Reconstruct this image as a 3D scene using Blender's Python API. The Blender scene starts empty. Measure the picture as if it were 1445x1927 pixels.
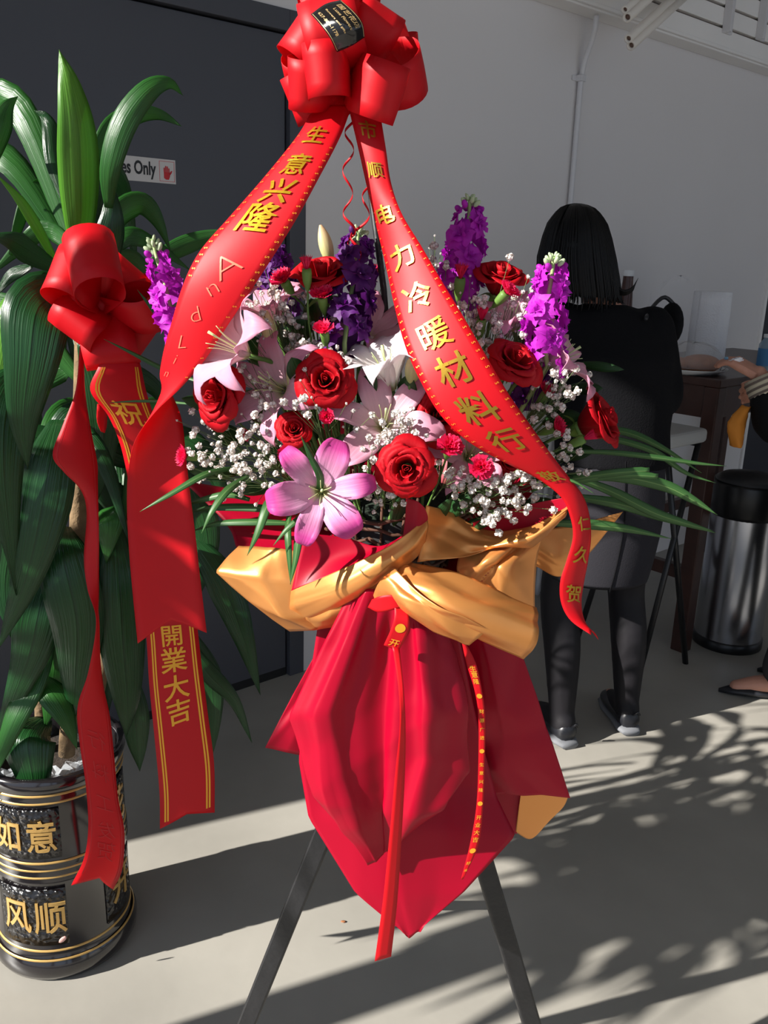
import bpy, bmesh, math, random
import numpy as np
from mathutils import Vector, Matrix, Euler
random.seed(7); rng = np.random.RandomState(7)
SC = bpy.context.scene; COL = SC.collection

# ------------------------------------------------------------------ camera
FPX, CX, CY, CAMH = 1640.0, 722.5, 963.5, 1.4
_d = np.array([-178., 5660., 1640.]); _d /= np.linalg.norm(_d)
_Z = -_d; _Y = np.array([0, 0, 1.]) - _Z*_Z[2]; _Y /= np.linalg.norm(_Y); _X = np.cross(_Y, _Z)
CM = np.array([_X, _Y, _Z])
cam = bpy.data.objects.new('camera', bpy.data.cameras.new('camera')); COL.objects.link(cam)
cam.data.sensor_fit = 'VERTICAL'; cam.data.sensor_height = 36.0; cam.data.lens = FPX/1927*36.0
cam.data.clip_start = 0.02
_m = Matrix.Identity(4)
for i in range(3):
    _m[i][0] = CM[i, 0]; _m[i][1] = -CM[i, 1]; _m[i][2] = -CM[i, 2]
_m[2][3] = CAMH
cam.matrix_world = _m
SC.camera = cam

# ------------------------------------------------------------------ light
HS = math.radians(65.2); ELEV = math.radians(31)
sun = bpy.data.objects.new('sun', bpy.data.lights.new('sun', 'SUN')); COL.objects.link(sun)
sun.data.energy = 10.5; sun.data.angle = math.radians(0.6); sun.data.color = (1.0, 0.96, 0.90)
_sd = Vector((math.sin(HS)*math.cos(ELEV), math.cos(HS)*math.cos(ELEV), -math.sin(ELEV)))
sun.rotation_euler = _sd.to_track_quat('-Z', 'Y').to_euler()
W = bpy.data.worlds.new('sky'); SC.world = W; W.use_nodes = True
W.node_tree.nodes['Background'].inputs[0].default_value = (0.66, 0.80, 1.0, 1)
W.node_tree.nodes['Background'].inputs[1].default_value = 0.88
SC.view_settings.view_transform = 'Standard'; SC.view_settings.look = 'None'
SC.view_settings.exposure = 0.0; SC.view_settings.gamma = 1.0
SC.view_settings.use_curve_mapping = False

# ------------------------------------------------------------------ pixel -> place
def ray(x, y): return CM @ np.array([(x-CX)/FPX, (y-CY)/FPX, 1.0])
def Q(x, y, Y):                       # the point seen at a pixel, Y metres ahead of the camera
    r = ray(x, y); return Vector(r*(Y/r[1])) + Vector((0, 0, CAMH))
def F(x, y, h=0.0):                   # the point seen at a pixel, on the level h
    r = ray(x, y); return Vector(r*((h-CAMH)/r[2])) + Vector((0, 0, CAMH))
def proj(p):
    c = CM.T @ (np.array(p)-np.array([0, 0, CAMH])); return CX+FPX*c[0]/c[2], CY+FPX*c[1]/c[2]
HW = math.radians(48.95)
WA = Vector((math.sin(HW), math.cos(HW), 0)); WB = Vector((math.cos(HW), -math.sin(HW), 0))
J = Vector((-2.22, 1.09, 0))          # end of the door wall, at the shop front
def AB(a, b, z=0): return J + WA*a + WB*b + Vector((0, 0, z))
def onwall(x, y, b=0.0):              # (a, z) of a pixel on the plane b metres in front of the wall
    r = Vector(ray(x, y)); o = Vector((0, 0, CAMH))
    t = (b-(o-J).dot(WB))/r.dot(WB); p = o+r*t
    return (p-J).dot(WA), p.z

# ------------------------------------------------------------------ materials
def sr(r, g, b):
    def c(v):
        v /= 255.0
        return v/12.92 if v <= 0.04045 else ((v+0.055)/1.055)**2.4
    return (c(r), c(g), c(b), 1)
MATS = {}
def mat(name, col, rough=0.5, metal=0.0, spec=0.5, var=0.0, vscale=8.0, bump=0.0, bscale=60.0, trans=0.0, tcol=None,
        coat=0.0, sheen=0.0, alpha=1.0, transm=0.0, aniso=0.0, bstretch=None):
    m = bpy.data.materials.new(name); m.use_nodes = True; MATS[name] = m
    nt = m.node_tree; N = nt.nodes; L = nt.links; b = N['Principled BSDF']
    b.inputs['Base Color'].default_value = col
    b.inputs['Roughness'].default_value = rough; b.inputs['Metallic'].default_value = metal
    b.inputs['Specular IOR Level'].default_value = spec
    b.inputs['Coat Weight'].default_value = coat; b.inputs['Coat Roughness'].default_value = 0.15
    b.inputs['Sheen Weight'].default_value = sheen
    b.inputs['Alpha'].default_value = alpha
    b.inputs['Transmission Weight'].default_value = transm
    b.inputs['Anisotropic'].default_value = aniso
    tc = N.new('ShaderNodeTexCoord')
    csrc = None
    if var > 0:
        n = N.new('ShaderNodeTexNoise'); n.inputs['Scale'].default_value = vscale; n.inputs['Detail'].default_value = 5
        L.new(tc.outputs['Object'], n.inputs['Vector'])
        r = N.new('ShaderNodeMapRange'); r.inputs['From Min'].default_value = 0.3; r.inputs['From Max'].default_value = 0.7
        r.inputs['To Min'].default_value = 1-var; r.inputs['To Max'].default_value = 1+var
        L.new(n.outputs['Fac'], r.inputs['Value'])
        x = N.new('ShaderNodeMix'); x.data_type = 'RGBA'; x.blend_type = 'MULTIPLY'; x.inputs['Factor'].default_value = 1
        x.inputs['A'].default_value = col
        L.new(r.outputs['Result'], x.inputs['B']); L.new(x.outputs['Result'], b.inputs['Base Color']); csrc = x.outputs['Result']
    if bump > 0:
        n = N.new('ShaderNodeTexNoise'); n.inputs['Scale'].default_value = bscale; n.inputs['Detail'].default_value = 4
        if bstretch:
            mp = N.new('ShaderNodeMapping'); mp.inputs['Scale'].default_value = bstretch
            L.new(tc.outputs['UV'], mp.inputs['Vector']); L.new(mp.outputs['Vector'], n.inputs['Vector'])
        else:
            L.new(tc.outputs['Object'], n.inputs['Vector'])
        u = N.new('ShaderNodeBump'); u.inputs['Strength'].default_value = bump; u.inputs['Distance'].default_value = 0.01
        L.new(n.outputs['Fac'], u.inputs['Height']); L.new(u.outputs['Normal'], b.inputs['Normal'])
    if trans > 0:
        t = N.new('ShaderNodeBsdfTranslucent'); t.inputs['Color'].default_value = tcol or col
        s = N.new('ShaderNodeMixShader'); s.inputs['Fac'].default_value = trans
        L.new(b.outputs[0], s.inputs[1]); L.new(t.outputs[0], s.inputs[2]); L.new(s.outputs[0], N['Material Output'].inputs['Surface'])
        m['translucent_node'] = t.name
    return m
def ramp_mat(name, stops, axis='Y', rough=0.5, trans=0.0, tcol=None, streak=0.0, sscale=30.0, spec=0.4, coat=0.0, bump=0.0, bs=(1, 14, 1)):
    """colour runs along the UV map of the piece (petal base to tip, leaf midrib to edge)"""
    m = mat(name, stops[0][1], rough=rough, spec=spec, coat=coat)
    nt = m.node_tree; N = nt.nodes; L = nt.links; b = N['Principled BSDF']
    tc = [n for n in N if n.type == 'TEX_COORD'][0]
    sx = N.new('ShaderNodeSeparateXYZ'); L.new(tc.outputs['UV'], sx.inputs[0])
    cr = N.new('ShaderNodeValToRGB')
    while len(cr.color_ramp.elements) < len(stops): cr.color_ramp.elements.new(0.5)
    for e, (p, c) in zip(cr.color_ramp.elements, stops): e.position = p; e.color = c
    L.new(sx.outputs[axis], cr.inputs['Fac']); src = cr.outputs['Color']
    if streak > 0 or bump > 0:
        mp = N.new('ShaderNodeMapping'); mp.inputs['Scale'].default_value = (sscale, 1.2, 1); L.new(tc.outputs['UV'], mp.inputs['Vector'])
        n = N.new('ShaderNodeTexNoise'); n.inputs['Scale'].default_value = 1.0; n.inputs['Detail'].default_value = 3; L.new(mp.outputs[0], n.inputs['Vector'])
        if streak > 0:
            r = N.new('ShaderNodeMapRange'); r.inputs['From Min'].default_value = 0.3; r.inputs['From Max'].default_value = 0.7
            r.inputs['To Min'].default_value = 1-streak; r.inputs['To Max'].default_value = 1+streak; L.new(n.outputs['Fac'], r.inputs['Value'])
            x = N.new('ShaderNodeMix'); x.data_type = 'RGBA'; x.blend_type = 'MULTIPLY'; x.inputs['Factor'].default_value = 1
            L.new(src, x.inputs['A']); L.new(r.outputs['Result'], x.inputs['B']); src = x.outputs['Result']
        if bump > 0:
            u = N.new('ShaderNodeBump'); u.inputs['Strength'].default_value = bump; u.inputs['Distance'].default_value = 0.004
            L.new(n.outputs['Fac'], u.inputs['Height']); L.new(u.outputs['Normal'], b.inputs['Normal'])
    L.new(src, b.inputs['Base Color'])
    if trans > 0:
        t = N.new('ShaderNodeBsdfTranslucent')
        if tcol: t.inputs['Color'].default_value = tcol
        else: L.new(src, t.inputs['Color'])
        s = N.new('ShaderNodeMixShader'); s.inputs['Fac'].default_value = trans
        L.new(b.outputs[0], s.inputs[1]); L.new(t.outputs[0], s.inputs[2]); L.new(s.outputs[0], N['Material Output'].inputs['Surface'])
    return m

# ------------------------------------------------------------------ objects
def tag(o, label=None, cat=None, group=None, kind=None):
    if label: o['label'] = label
    if cat: o['category'] = cat
    if group: o['group'] = group
    if kind: o['kind'] = kind
    return o
def empty(name, loc=(0, 0, 0), rot=None):
    o = bpy.data.objects.new(name, None); COL.objects.link(o); o.empty_display_size = 0.05
    o.location = loc
    if rot is not None: o.rotation_mode = 'QUATERNION'; o.rotation_quaternion = rot
    return o
def thing(name, loc, label, cat, group=None, rot=None):
    return tag(empty(name, loc, rot), label, cat, group)
def mw(o):
    m = Matrix.LocRotScale(o.location, o.rotation_quaternion if o.rotation_mode == 'QUATERNION' else o.rotation_euler, o.scale)
    return mw(o.parent) @ m if o.parent else m
def me(name, verts, faces, mats, smooth=True, uvs=None, mi=None):
    m = bpy.data.meshes.new(name); m.from_pydata([tuple(v) for v in verts], [], faces)
    for x in (mats if isinstance(mats, (list, tuple)) else [mats]): m.materials.append(x)
    if smooth: m.polygons.foreach_set('use_smooth', [True]*len(m.polygons))
    if mi is not None: m.polygons.foreach_set('material_index', mi)
    if uvs is not None:
        l = m.uv_layers.new(name='UVMap')
        idx = np.empty(len(m.loops), dtype=np.int32); m.loops.foreach_get('vertex_index', idx)
        l.data.foreach_set('uv', np.asarray(uvs, dtype=np.float32)[idx].ravel())
    m.update(); return m
def ob(name, mesh, parent=None):
    o = bpy.data.objects.new(name, mesh); COL.objects.link(o)
    if parent: o.parent = parent
    return o
def wob(name, verts, faces, mats, parent=None, smooth=True, uvs=None, mi=None):
    """a mesh whose vertices are given in world space, parented under `parent`; its origin sits among its own vertices"""
    c = Vector(np.mean([tuple(v) for v in verts], axis=0)) if parent is None else None
    if parent is None:
        o = ob(name, me(name, [Vector(v)-c for v in verts], faces, mats, smooth, uvs, mi)); o.location = c; return o
    inv = mw(parent).inverted()
    return ob(name, me(name, [inv @ Vector(v) for v in verts], faces, mats, smooth, uvs, mi), parent)
def dup(root, loc=None, rot=None, scale=None, label=None, group=None):
    r = root.copy(); COL.objects.link(r)
    if loc is not None: r.location = loc
    if rot is not None: r.rotation_mode = 'QUATERNION'; r.rotation_quaternion = rot
    if scale is not None: r.scale = (scale,)*3
    if label: r['label'] = label
    if group: r['group'] = group
    for ch in list(root.children):
        c = ch.copy(); COL.objects.link(c); c.parent = r
        for g in list(ch.children):
            d = g.copy(); COL.objects.link(d); d.parent = c
    return r
def solid(o, t, offset=0.0, moff=0):
    m = o.modifiers.new('thick', 'SOLIDIFY'); m.thickness = t; m.offset = offset; m.material_offset = moff; return o
def bev(o, w, seg=2):
    m = o.modifiers.new('bevel', 'BEVEL'); m.width = w; m.segments = seg; m.limit_method = 'ANGLE'; return o
def subs(o, n=1):
    m = o.modifiers.new('sub', 'SUBSURF'); m.levels = n; m.render_levels = n; return o

UP = Vector((0, 0, 1))
class MB:
    """collects shapes in world space and makes them ONE mesh"""
    def __init__(s): s.v = []; s.f = []; s.uv = []
    def add(s, v, f, uv=None):
        n = len(s.v); s.v += [Vector(p) for p in v]; s.f += [tuple(i+n for i in q) for q in f]
        s.uv += list(uv) if uv is not None else [(0, 0)]*len(v); return s
    def obox(s, c, ax, ay, az):      # centre and three half-axes
        c = Vector(c); ax, ay, az = Vector(ax), Vector(ay), Vector(az)
        v = [c+ax*i+ay*j+az*k for i in (-1, 1) for j in (-1, 1) for k in (-1, 1)]
        f = [(0, 1, 3, 2), (4, 6, 7, 5), (0, 4, 5, 1), (2, 3, 7, 6), (0, 2, 6, 4), (1, 5, 7, 3)]
        if ax.cross(ay).dot(az) < 0: f = [q[::-1] for q in f]
        return s.add(v, f)
    def abox(s, a0, a1, b0, b1, z0, z1):  # box in wall coordinates
        return s.obox(AB((a0+a1)/2, (b0+b1)/2, (z0+z1)/2), WA*(a1-a0)/2, WB*(b1-b0)/2, Vector((0, 0, (z1-z0)/2)))
    def tube(s, pts, r, n=8, caps=True):
        pts = [Vector(p) for p in pts]; rs = r if isinstance(r, (list, tuple)) else [r]*len(pts)
        v = []; f = []; up = None
        for i, p in enumerate(pts):
            t = (pts[min(i+1, len(pts)-1)]-pts[max(i-1, 0)]).normalized()
            if up is None: up = t.orthogonal().normalized()
            up = (up-t*up.dot(t)).normalized(); w = t.cross(up)
            v += [p+(up*math.cos(2*math.pi*k/n)+w*math.sin(2*math.pi*k/n))*rs[i] for k in range(n)]
        for i in range(len(pts)-1):
            f += [(i*n+k, i*n+(k+1) % n, (i+1)*n+(k+1) % n, (i+1)*n+k) for k in range(n)]
        if caps: f += [tuple(range(n-1, -1, -1)), tuple((len(pts)-1)*n+k for k in range(n))]
        return s.add(v, f)
    def lathe(s, base, prof, n=32, axis=None, uvs=False):   # prof: (r, h)
        base = Vector(base); az = Vector(axis or (0, 0, 1)).normalized(); ax = az.orthogonal().normalized(); ay = az.cross(ax)
        if axis is None: ax, ay = Vector((1, 0, 0)), Vector((0, 1, 0))
        v = []; f = []
        for r, h in prof:
            v += [base+az*h+(ax*math.cos(2*math.pi*k/n)+ay*math.sin(2*math.pi*k/n))*max(r, 1e-5) for k in range(n)]
        for i in range(len(prof)-1):
            f += [(i*n+k, i*n+(k+1) % n, (i+1)*n+(k+1) % n, (i+1)*n+k) for k in range(n)]
        return s.add(v, f)
    def blob(s, c, ax, ay, az, nu=8, nv=12):
        c, ax, ay, az = Vector(c), Vector(ax), Vector(ay), Vector(az); v = []; f = []
        for i in range(nu+1):
            th = math.pi*i/nu
            v += [c+az*math.cos(th)+(ax*math.cos(2*math.pi*k/nv)+ay*math.sin(2*math.pi*k/nv))*max(math.sin(th), 1e-4) for k in range(nv)]
        for i in range(nu): f += [(i*nv+k, (i+1)*nv+k, (i+1)*nv+(k+1) % nv, i*nv+(k+1) % nv) for k in range(nv)]
        return s.add(v, f)
    def out(s, name, m, parent=None, smooth=True, uv=False):
        return wob(name, s.v, s.f, m, parent, smooth, s.uv if uv else None)

def cr(pts, t):
    """Catmull-Rom through pts (n,k) at t in [0,1]"""
    pts = np.asarray(pts, float); n = len(pts); t = np.clip(np.asarray(t, float), 0, 1)*(n-1)
    i = np.minimum(t.astype(int), n-2); u = (t-i)[:, None]
    e = np.vstack([2*pts[:1]-pts[1:2], pts, 2*pts[-1:]-pts[-2:-1]])
    a, b, c, d = e[i], e[i+1], e[i+2], e[i+3]
    return 0.5*(2*b+(c-a)*u+(2*a-5*b+4*c-d)*u*u+(3*b-a-3*c+d)*u**3)
def gridfaces(nu, nv):
    return [(i*nv+j, i*nv+j+1, (i+1)*nv+j+1, (i+1)*nv+j) for i in range(nu-1) for j in range(nv-1)]
def netgrid(ctrl, nu, nv):
    """ctrl: rows of points -> (nu,nv,3) smooth grid"""
    C = np.array([[tuple(p) for p in r] for r in ctrl], float)
    A = np.stack([cr(C[:, j], np.linspace(0, 1, nu)) for j in range(C.shape[1])], 1)
    return np.stack([cr(A[i], np.linspace(0, 1, nv)) for i in range(nu)], 0)
def lingrid(ctrl, nu, nv):
    C = np.array([[tuple(p) for p in r] for r in ctrl], float)
    def li(A, n):
        x = np.linspace(0, len(A)-1, n); i = np.minimum(x.astype(int), len(A)-2); f = (x-i).reshape((-1,)+(1,)*(A.ndim-1)); return A[i]*(1-f)+A[i+1]*f
    return np.swapaxes(li(np.swapaxes(li(C, nu), 0, 1), nv), 0, 1)
def uvgrid(nu, nv): return [(j/(nv-1), i/(nu-1)) for i in range(nu) for j in range(nv)]

# ------------------------------------------------------------------ lettering
_G = {}
def glyph(ch, bold=0.0):
    k = (ch, bold)
    if k in _G: return _G[k]
    c = bpy.data.curves.new('t', 'FONT'); c.body = ch; c.size = 1.0; c.offset = bold; c.resolution_u = 3
    o = bpy.data.objects.new('t', c); COL.objects.link(o)
    dg = bpy.context.evaluated_depsgraph_get(); dg.update(); m = o.evaluated_get(dg).to_mesh()
    bm = bmesh.new(); bm.from_mesh(m); o.evaluated_get(dg).to_mesh_clear()
    bpy.data.objects.remove(o); bpy.data.curves.remove(c)
    bmesh.ops.remove_doubles(bm, verts=bm.verts, dist=1e-4)
    bmesh.ops.triangulate(bm, faces=bm.faces)
    for _ in range(2):
        es = [e for e in bm.edges if e.calc_length() > 0.22]
        if es: bmesh.ops.subdivide_edges(bm, edges=es, cuts=1, use_grid_fill=False)
        bmesh.ops.triangulate(bm, faces=bm.faces)
    bm.verts.ensure_lookup_table()
    v = np.array([(p.co.x, p.co.y) for p in bm.verts]) if len(bm.verts) else np.zeros((0, 2))
    f = [tuple(x.index for x in q.verts) for q in bm.faces]; bm.free()
    _G[k] = (v, f); return _G[k]
def _area(g):
    v, f = g; return sum(abs(np.cross(v[q[1]]-v[q[0]], v[q[2]]-v[q[0]]))/2 for q in f)
def textmesh(s, bold=0.0, center=True):
    if bold > 0:                       # take the boldest outline whose strokes still fill cleanly
        a0 = _area(glyph(s, 0.0))
        for k in (1, 0.85, 0.7, 0.55, 0.4, 0.25, 0):
            if _area(glyph(s, bold*k)) >= a0*(1+bold*k*17): break
        v, f = glyph(s, bold*k)
    else: v, f = glyph(s, bold)
    v = v.copy()
    if center and len(v): v -= (v.min(0)+v.max(0))/2
    return v, f
def flat_text(name, s, origin, ax, ay, size, m, parent=None, bold=0.0, fit=None):
    v, f = textmesh(s, bold)
    if fit: v[:, 0] *= fit/max(v[:, 0].max()-v[:, 0].min(), 1e-6)/size
    ax, ay = Vector(ax), Vector(ay)
    return wob(name, [Vector(origin)+ax*(p[0]*size)+ay*(p[1]*size) for p in v], f, m, parent, smooth=False)
# ================================================================== STRUCTURE
M_floor = mat('polished_concrete', sr(158, 154, 145), rough=0.42, var=0.15, vscale=2.3, bump=0.05, bscale=25)
M_wall = mat('wall_paint', sr(226, 222, 221), rough=0.75, var=0.02, vscale=0.8, bump=0.03, bscale=90)
M_white = mat('white_paint', sr(244, 241, 238), rough=0.5, var=0.02, vscale=3)
M_door = mat('charcoal_door_paint', sr(72, 73, 80), rough=0.45, var=0.03, vscale=2)
M_black = mat('flat_black', sr(14, 14, 15), rough=0.6)
M_groove = mat('brown_groove', sr(92, 66, 54), rough=0.8)
M_ceil = mat('ceiling_paint', sr(185, 183, 180), rough=0.9)
M_pave = mat('outside_paving', sr(105, 104, 104), rough=0.9, var=0.1, vscale=2)
def struct(o): o['kind'] = 'structure'; return o
RA, RB, RZ = 8.2, 6.5, 3.3
struct(MB().abox(0, RA, -0.2, RB, -0.1, 0).out('floor', M_floor, smooth=False))
struct(MB().abox(-14, 0, -9, 14, -0.12, -0.012).out('ground_outside', M_pave, smooth=False))
DA0, DA1, DZ = 1.45, 2.53, 2.012
FR = 2.588
# the door wall, in three slabs around the door opening
wm = MB().abox(0.0, DA0-0.06, -0.16, 0, 0, RZ).abox(FR, 5.55, -0.16, 0, 0, RZ).abox(DA0-0.06, FR, -0.16, 0, 2.068, RZ).abox(5.55, 6.5, -0.16, 0, 2.06, RZ).abox(6.5, RA, -0.16, 0, 0, RZ)
wm.abox(DA0-0.2, FR+0.1, -0.32, -0.16, -0.1, RZ).abox(5.4, 6.7, -0.32, -0.16, -0.1, RZ)  # unseen slabs added behind both doors to stop light leaking in
struct(wm.out('wall_left', M_wall, smooth=False))
struct(MB().abox(RA, RA+0.15, -0.16, RB, 0, RZ).out('wall_back', M_wall, smooth=False))
wr2 = MB().abox(0, RA, RB, RB+0.15, 0, 0.5).abox(0, RA, RB, RB+0.15, 2.9, RZ)  # unseen wall; its wide openings are added to let in sky light
for a0, a1 in ((0, 1.2), (3.4, 3.6), (5.8, 6.0), (7.9, RA)): wr2.abox(a0, a1, RB, RB+0.15, 0.5, 2.9)
struct(wr2.out('wall_right', M_wall, smooth=False))
struct(MB().abox(-0.1, RA+0.15, -0.16, RB+0.15, RZ, RZ+0.2).out('ceiling', M_ceil, smooth=False))
# shop front: posts and a lintel round the open front
fm = MB().abox(-0.1, 0.0, -0.16, 6.65, 3.02, RZ)
for b0, b1 in ((0.60, 0.70), (2.35, 2.47), (4.2, 4.32), (6.1, 6.65)): fm.abox(-0.1, 0.0, b0, b1, 0, 3.02)
struct(fm.out('wall_front', M_door, smooth=False))
# door
d1 = struct(empty('door_1', AB((DA0+DA1)/2, 0, 0)))
bev(MB().abox(DA0, DA1-0.006, -0.06, -0.012, 0.03, DZ-0.006).out('door_leaf', M_door, d1, smooth=False), 0.002)
bev(MB().abox(DA1, FR, -0.09, 0.006, 0, 2.068).abox(DA0-0.06, DA0-0.004, -0.09, 0.006, 0, 2.068).abox(DA0-0.004, DA1, -0.09, 0.006, DZ, 2.068).out('door_frame', M_door, d1, smooth=False), 0.002)
MB().abox(DA0, DA1, -0.1, -0.062, 0.0, 2.06).abox(DA0, DA1-0.004, -0.055, -0.014, 0.0, 0.03).out('door_gap_black', M_black, d1, smooth=False)  # black filler paints the dark gap under and behind the leaf
# dark door at the far end
d2 = struct(empty('door_2', AB(6.0, 0, 0)))
bev(MB().abox(5.56, 6.49, -0.1, -0.06, 0, 2.04).out('door_leaf', mat('navy_door_paint', sr(40, 42, 52), rough=0.5), d2, smooth=False), 0.002)
MB().abox(5.535, 5.56, -0.1, 0.012, 0, 2.06).abox(6.49, 6.52, -0.1, 0.012, 0, 2.06).abox(5.535, 6.52, -0.1, 0.012, 2.04, 2.07).out('door_frame', M_white, d2, smooth=False)
# white display panel of slats above a ledge
tr = struct(empty('trim_1', AB(4.5, 0.05, 2.29)))
bev(MB().abox(2.9, RA, 0.0, 0.085, 2.285, 2.30).abox(2.9, RA, 0.085, 0.1, 2.292, 2.305).out('ledge', M_white, tr, smooth=False), 0.003)
MB().abox(2.9, RA, 0.0, 0.075, 2.30, RZ).out('panel_backing', M_groove, tr, smooth=False)
sl = None
for i in range(6):
    z0 = 2.30+0.0765*i
    nm = bev(MB().abox(2.9, RA, 0.07, 0.098, z0+0.004, z0+0.070).out('slat', M_white, tr, smooth=False), 0.003)
M_std = mat('painted_steel', sr(214, 212, 214), rough=0.35)
for i, (px, b) in enumerate(((1376, 0.10), (1440, 0.10))):
    a, z = onwall(px, 45, 0.12)
    t = tag(empty('shelf_bracket', AB(a, 0.1, 2.38)), ['white slotted upright on the slatted panel, left of the two', 'white slotted upright on the slatted panel, at the right edge'][i], 'bracket', 'slatted panel uprights')
    zb = 2.352 if i == 0 else 2.372
    bev(MB().abox(a-0.03, a-0.012, 0.098, 0.135, zb, 2.78).abox(a-0.012, a+0.035, 0.098, 0.110, zb, 2.78).out('channel', M_std, t, smooth=False), 0.002)
    for k in range(3): MB().abox(a+0.008, a+0.014, 0.1095, 0.1115, zb+0.03+0.14*k, zb+0.13+0.14*k).out('slot', M_black, t, smooth=False)
# conduit on the wall
def wq(x, y, b=0.02):
    a, z = onwall(x, y, b); return AB(a, b, z)
cd = tag(empty('conduit_pipe', wq(1080, 270)), 'white bent conduit pipe running down the grey wall', 'pipe')
pts = [wq(1122, 30, 0.06), wq(1120, 52, 0.06), wq(1113, 78, 0.045), wq(1101, 112, 0.03), wq(1095, 140, 0.016)]
a_, z_ = onwall(1093, 150, 0.016)
pts += [AB(a_, 0.016, z) for z in (2.07, 1.9, 1.5, 1.1, 0.7, 0.3, 0.0)]
MB().tube([Vector(p) for p in cr(pts, np.linspace(0, 1, 60))], 0.0105, 10).out('tube', M_std, cd)
p = AB(a_, 0.016, 2.075)
bev(MB().obox(p, WA*0.014, WB*0.014, Vector((0, 0, 0.011))).obox(p-WA*0.022-WB*0.012, WA*0.014, WB*0.003, Vector((0, 0, 0.009))).out('clamp', M_std, cd, smooth=False), 0.002)
# plastic pipes lying against the panel
M_pvc = mat('white_pvc', sr(226, 219, 210), rough=0.4); M_pvcin = mat('pvc_bore', sr(120, 95, 85), rough=0.8)
for i, (x, y, r, lab) in enumerate(((1175.5, 18.5, 0.0125, 'thin white plastic pipe, topmost of the four over the ledge'), (1180, 33, 0.017, 'wide white plastic pipe, second from the top of the four'),
                                    (1182, 73, 0.0145, 'white plastic pipe, third from the top of the four'), (1187, 86, 0.016, 'white plastic pipe, lowest of the four over the ledge'))):
    a, z = onwall(x, y, 0.30); p0 = AB(a, 0.30, z)
    a1, z1 = onwall(x+104, y-95, 0.14); p1 = AB(a1, 0.14, z1); d = (p1-p0).normalized(); p1 = p0+d*0.9
    t = tag(empty('plastic_pipe', p0), lab, 'pipe', 'white plastic pipes')
    ri = r*0.6
    ax = d.orthogonal().normalized(); ay = d.cross(ax); n = 16
    v = []; fs = []
    for q, rr in ((p0+d*0.03, ri), (p0, ri), (p0, r), (p1, r), (p1, ri)):
        v += [q+(ax*math.cos(2*math.pi*k/n)+ay*math.sin(2*math.pi*k/n))*rr for k in range(n)]
    for q in range(4): fs += [(q*n+k, q*n+(k+1) % n, (q+1)*n+(k+1) % n, (q+1)*n+k) for k in range(n)]
    wob('pipe_wall', v, fs, M_pvc, t)
    MB().tube([p0+d*0.012, p0+d*0.03], ri, 12).out('bore', M_pvcin, t)

# ------------------------------------------------------------------ sign on the door
M_sign = mat('sign_plate', sr(205, 200, 196), rough=0.35, var=0.03, vscale=20); M_ink = mat('sign_black_ink', sr(18, 18, 20), rough=0.5); M_redink = mat('sign_red_ink', sr(196, 30, 38), rough=0.5)
sg = tag(empty('door_sign', AB(2.0, -0.012, 1.6)), 'white sign reading Employees Only with red hand on charcoal door', 'sign')
s0, s1, z0, z1 = 1.852, 2.166, 1.579, 1.640
bev(MB().abox(s0, s1, -0.0125, -0.010, z0, z1).out('plate', M_sign, sg, smooth=False), 0.0006)
flat_text('lettering', 'Employees Only', AB(2.006, -0.0092, (z0+z1)/2-0.001), WA, (0, 0, 1), 0.046, M_ink, sg, bold=0.028, fit=0.204)
hm = MB(); hc = AB(2.139, -0.0094, (z0+z1)/2-0.004); hx, hz = WA, Vector((0, 0, 1))
def hpoly(pp): hm.add([hc+hx*(x*0.00092)+hz*(y*0.00092) for x, y in pp], [tuple(range(len(pp)))])
hpoly([(-9, -14), (-3, -18), (6, -18), (10, -10), (11, 2), (-9, 3)])
for x0, x1, yb, yt in ((-9.5, -5.5, 2, 15), (-4.6, -0.6, 2, 20), (0.4, 4.4, 2, 19), (5.4, 9.2, 1, 14)): hpoly([(x0, yb), (x1, yb), (x1, yt-1.5), ((x0+x1)/2, yt), (x0, yt-1.5)])
hpoly([(8, -9), (16, 1), (18, 7), (14.5, 7), (9, 1)])
hm.out('hand_symbol', M_redink, sg, smooth=False)
bm_ = MB()
for q in ((2.118, 2.162, z0+0.005, z0+0.006), (2.118, 2.162, z1-0.006, z1-0.005), (2.118, 2.119, z0+0.005, z1-0.005), (2.161, 2.162, z0+0.005, z1-0.005)): bm_.abox(q[0], q[1], -0.0102, -0.0096, q[2], q[3])
bm_.out('symbol_border', M_redink, sg, smooth=False)
# ================================================================== BACKGROUND FURNITURE
M_wood = mat('dark_stained_wood', sr(62, 38, 32), rough=0.35, var=0.25, vscale=14, bump=0.03, bscale=40)
M_steel = mat('brushed_steel', sr(190, 192, 200), rough=0.22, metal=1.0, aniso=0.5)
M_blackpl = mat('black_plastic', sr(22, 22, 24), rough=0.35)
tc_ = F(1280, 1222); ta = (tc_-J).dot(WA); tb = (tc_-J).dot(WB)
TH = 1.035
tbl = thing('bar_table', AB(ta+0.55, tb-0.28, 0), 'tall dark brown wooden table by the grey wall', 'table')
bev(MB().abox(ta-0.03, ta+1.25, tb-0.62, tb+0.03, TH-0.03, TH).out('table_top', M_wood, tbl, smooth=False), 0.005)
for a in (ta, ta+1.2):
    for b in (tb, tb-0.59):
        bev(MB().abox(a-0.028, a+0.028, b-0.028, b+0.028, 0, TH-0.03).out('leg', M_wood, tbl, smooth=False), 0.004)
for a0, a1, b0, b1 in ((ta-0.022, ta+0.022, tb-0.56, tb-0.03), (ta+1.178, ta+1.222, tb-0.56, tb-0.03), (ta+0.03, ta+1.17, tb-0.012, tb+0.012), (ta+0.03, ta+1.17, tb-0.602, tb-0.578)):
    MB().abox(a0, a1, b0, b1, TH-0.14, TH-0.03).out('apron', M_wood, tbl, smooth=False)
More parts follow.
